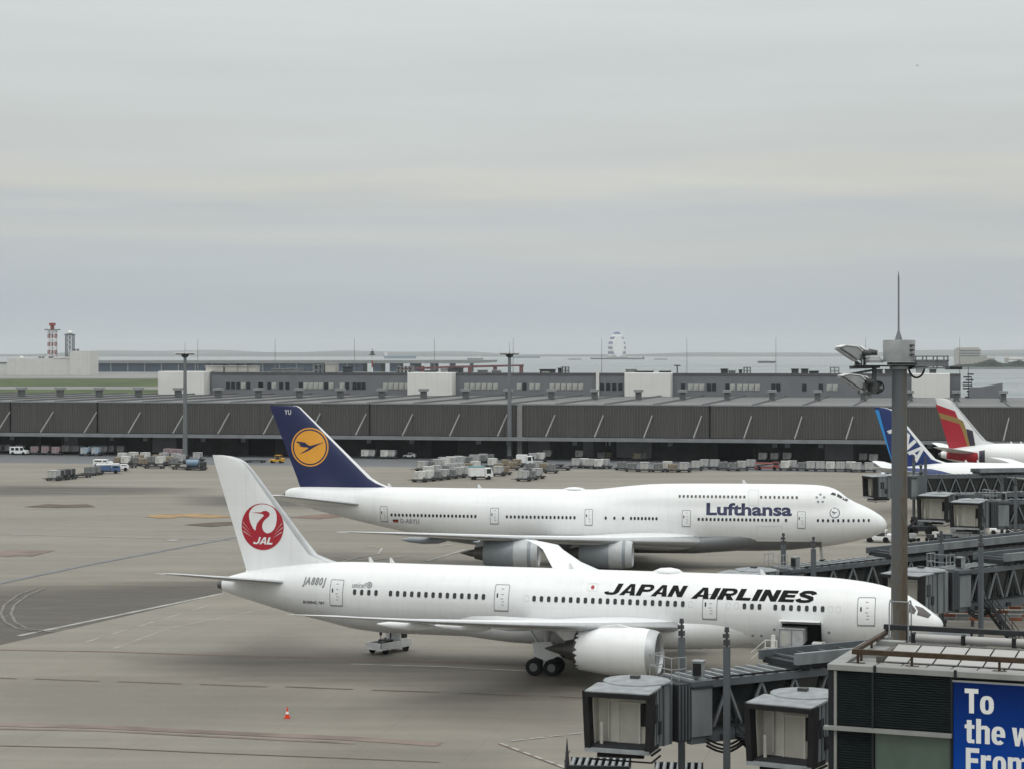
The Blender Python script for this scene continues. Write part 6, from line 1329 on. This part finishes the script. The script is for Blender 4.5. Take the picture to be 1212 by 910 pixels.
vehicle('tractor', 'white tractor under the nose of the dark blue tailed airliner', 'tractor', 1040, 641, -20, 3.6, 1.9, 1.7, gwhite, style='tractor')
vehicle('tractor', 'small white tractor in the shade right of the two close bridge cabs', 'tractor', 1185, 632, -20, 3.2, 1.7, 1.6, gwhite, style='tractor')
gc = thing('equipment_cabinet', 'grey steel equipment cabinet on the apron left of the small grey service truck', 'cabinet', tuple(G(1118, 645)), R(-15))
MB().box(-1.0, 1.0, -.6, .6, .15, 1.5).build('cabinet_body', steeld, gc, bevel=.04); MB().box(-.95, -.05, -.64, -.6, .25, 1.4).box(.05, .95, -.64, -.6, .25, 1.4).build('cabinet_door', steel, gc); MB().box(-1.05, 1.05, -.65, .65, 1.5, 1.58).build('cabinet_lid', steel, gc)
for i, (px, py) in enumerate(((1074, 641), (1082, 640), (1102, 640), (1108, 638))):
    t = thing('chock_cart', ('leftmost', 'second from left', 'third from left', 'rightmost')[i] + ' small equipment cart at the foot of the tall jacking column', 'cart', tuple(G(px, py)), R(20 * i))
    MB().box(-.7, .7, -.5, .5, .35, .5).box(-.6, .2, -.4, .4, .5, .95 + .15 * (i % 2)).build('cart_body', (gdark, gsilver, gdark, gwhite2)[i], t); mb = MB()
    whl(mb, -.4, -.45); whl(mb, .4, -.45); whl(mb, -.4, .45); whl(mb, .4, .45); mb.build('wheels', tyre, t)
# red and white barrier rails behind the near nose
brm = M('barrier rail orange red', (.22, .085, .05), .6, 0, .2, 2)
for i, (py, D) in enumerate(((723, 196), (727, 190), (732, 184), (737, 178), (741, 173))):
    p = G(1185, py); t = thing('barrier', ('farthest', 'second farthest', 'middle', 'second nearest', 'nearest')[i] + ' striped low barrier rail under the bridge behind the nearest nose', 'barrier', tuple(p), R(-4))
    for k in range(9):
        x0 = -5.5 + k * 1.25; MB().box(x0, x0 + 1.2, -.09, .09, .55, .85).build('rail', brm if (k + i) % 3 == 0 else hvac, t)
    for k in range(5): MB().box(-5.4 + k * 2.6, -5.2 + k * 2.6, -.3, .3, 0, .55).build('rail_foot', gdark, t)
# traffic cone
cn = thing('traffic_cone', 'orange red traffic cone with a white band alone on the open apron', 'cone', tuple(G(340, 849.5)))
MB().box(-.22, .22, -.22, .22, 0, .06).build('cone_base', conr, cn, bevel=.02); MB().lathe([(.06, .17), (.3, .115)], (0, 0, 0), (0, 0, 1), 18).lathe([(.48, .078), (.78, .03), (.8, .02)], (0, 0, 0), (0, 0, 1), 18).build('cone_body', conr, cn, smooth=40)
MB().lathe([(.3, .117), (.48, .08)], (0, 0, 0), (0, 0, 1), 18).build('cone_band', conw, cn, smooth=40)
# roller deck loaders at the bottom edge
def rollers(px0, px1, pyt, D, label, post=True):
    x0, x1 = (px0 - 606) / F * D, (px1 - 606) / F * D; zt = CH - (pyt - HY) * D / F; t = thing('roller_loader', label, 'loader', ((x0 + x1) / 2, D, 0), R(-6)); w = (x1 - x0) / 2
    MB().box(-w, w, -1.3, -1.15, zt - .5, zt).box(-w, w, 1.15, 1.3, zt - .5, zt).box(-w, w, -1.2, 1.2, zt - .5, zt - .35).build('deck_frame', steeld, t)
    n = max(4, round(2 * w / .4))
    for i in range(n): x = -w + 2 * w * (i + .5) / n; MB().tube((x, -1.15, zt - .08), (x, 1.15, zt - .08), .12, n=8).build('roller', roofl, t, smooth=50)
    for x in (-w + .4, w - .4):
        MB().bar((x, -1, .5), (-x, -1, zt - .5), .16).bar((x, 1, .5), (-x, 1, zt - .5), .16).build('scissor_arm', gdark, t)
        mb = MB(); whl(mb, x, -1, .35); whl(mb, x, 1, .35); mb.build('wheels', tyre, t)
    MB().box(-w, w, -1, 1, .35, .6).build('chassis', gdark, t)
    if post: MB().tube((-w - .15, 0, .3), (-w - .15, 0, zt), .2, .16, 6).tube((-w - .15, 0, zt), (-w - .15, 0, zt + 1.35), .15, .02, 6).bar((-w - .3, -.2, zt), (-w, .2, zt + .6), .04).build('mast_post', beac, t)
rollers(674, 746, 901, 122, 'roller topped cargo loader with a pointed post at the bottom edge')
rollers(774, 832, 906.5, 120, 'roller topped cargo loader without post at the bottom edge', False)
# main deck loader at the open hold
S9, Z9 = SJ, ZJ
ld = thing('hold_loader', 'pale cargo lift with handrails standing at the open hold of the crane tailed airliner', 'loader', (bj.pt(10.7, 3, 0) * 0 + Matrix.Rotation(-YJ, 3, 'Z') @ Vector((-10.7, -5.0, 0)) + Vector((NJ[0], NJ[1], 0))), -YJ)
MB().box(-2.4, 2.4, -1.4, 1.6, 2.35, 2.6).build('lift_platform', steel, ld); MB().box(-2.2, 2.2, -1.2, 1.4, .5, .9).bar((-2, -1, .9), (2, -1, 2.35), .2).bar((2, -1, .9), (-2, -1, 2.35), .2).build('lift_frame', steeld, ld)
rl = MB()
for x in (-2.3, -1.4, 1.5, 2.3): rl.tube((x, -1.3, 2.6), (x, -1.3, 3.7), .045, n=6)
for z in (3.1, 3.7): rl.tube((-2.3, -1.3, z), (-1.4, -1.3, z), .04, n=6).tube((1.5, -1.3, z), (2.3, -1.3, z), .04, n=6)
rl.bar((-2.3, -1.3, 3.7), (-3.4, -1.3, 2.7), .06).bar((-2.3, -1.3, 3.2), (-3.4, -1.3, 2.2), .06).build('handrail', gwhite2, ld)
MB().box(1.3, 2.0, -1.2, -.4, 2.6, 3.6).build('control_stand', gwhite2, ld); MB().tube((-1.7, -1.2, 2.6), (-1.7, -1.2, 4.1), .22, .16, 8).build('lift_ram', gwhite2, ld)
for x in (-1.6, 1.6): mb = MB(); whl(mb, x, -1.1, .45, .3); whl(mb, x, 1.1, .45, .3); mb.build('wheels', tyre, ld)
uc = dup(U['silver'][0], tuple(Matrix.Rotation(-YJ, 3, 'Z') @ Vector((-11.35, -3.0, 2.72)) + Vector((NJ[0], NJ[1], 0))), -YJ, 'aluminium container halfway into the open hold of the crane tailed airliner', 'cargo containers and loads', U['silver'][1])
# ------------------------------------------------------------------ air
hzm = bpy.data.materials.new('bay haze'); hzm.use_nodes = True; t_ = hzm.node_tree; t_.nodes.clear()
pv = t_.nodes.new('ShaderNodeVolumePrincipled'); pv.inputs['Color'].default_value = (.93, .97, 1.0, 1); pv.inputs['Density'].default_value = 4.0e-5; pv.inputs['Anisotropy'].default_value = 0.0
o_ = t_.nodes.new('ShaderNodeOutputMaterial'); t_.links.new(pv.outputs[0], o_.inputs['Volume'])
MB().box(-15000, 15000, -120, 26500, -4.2, 205).build('haze', hzm, kind='stuff')
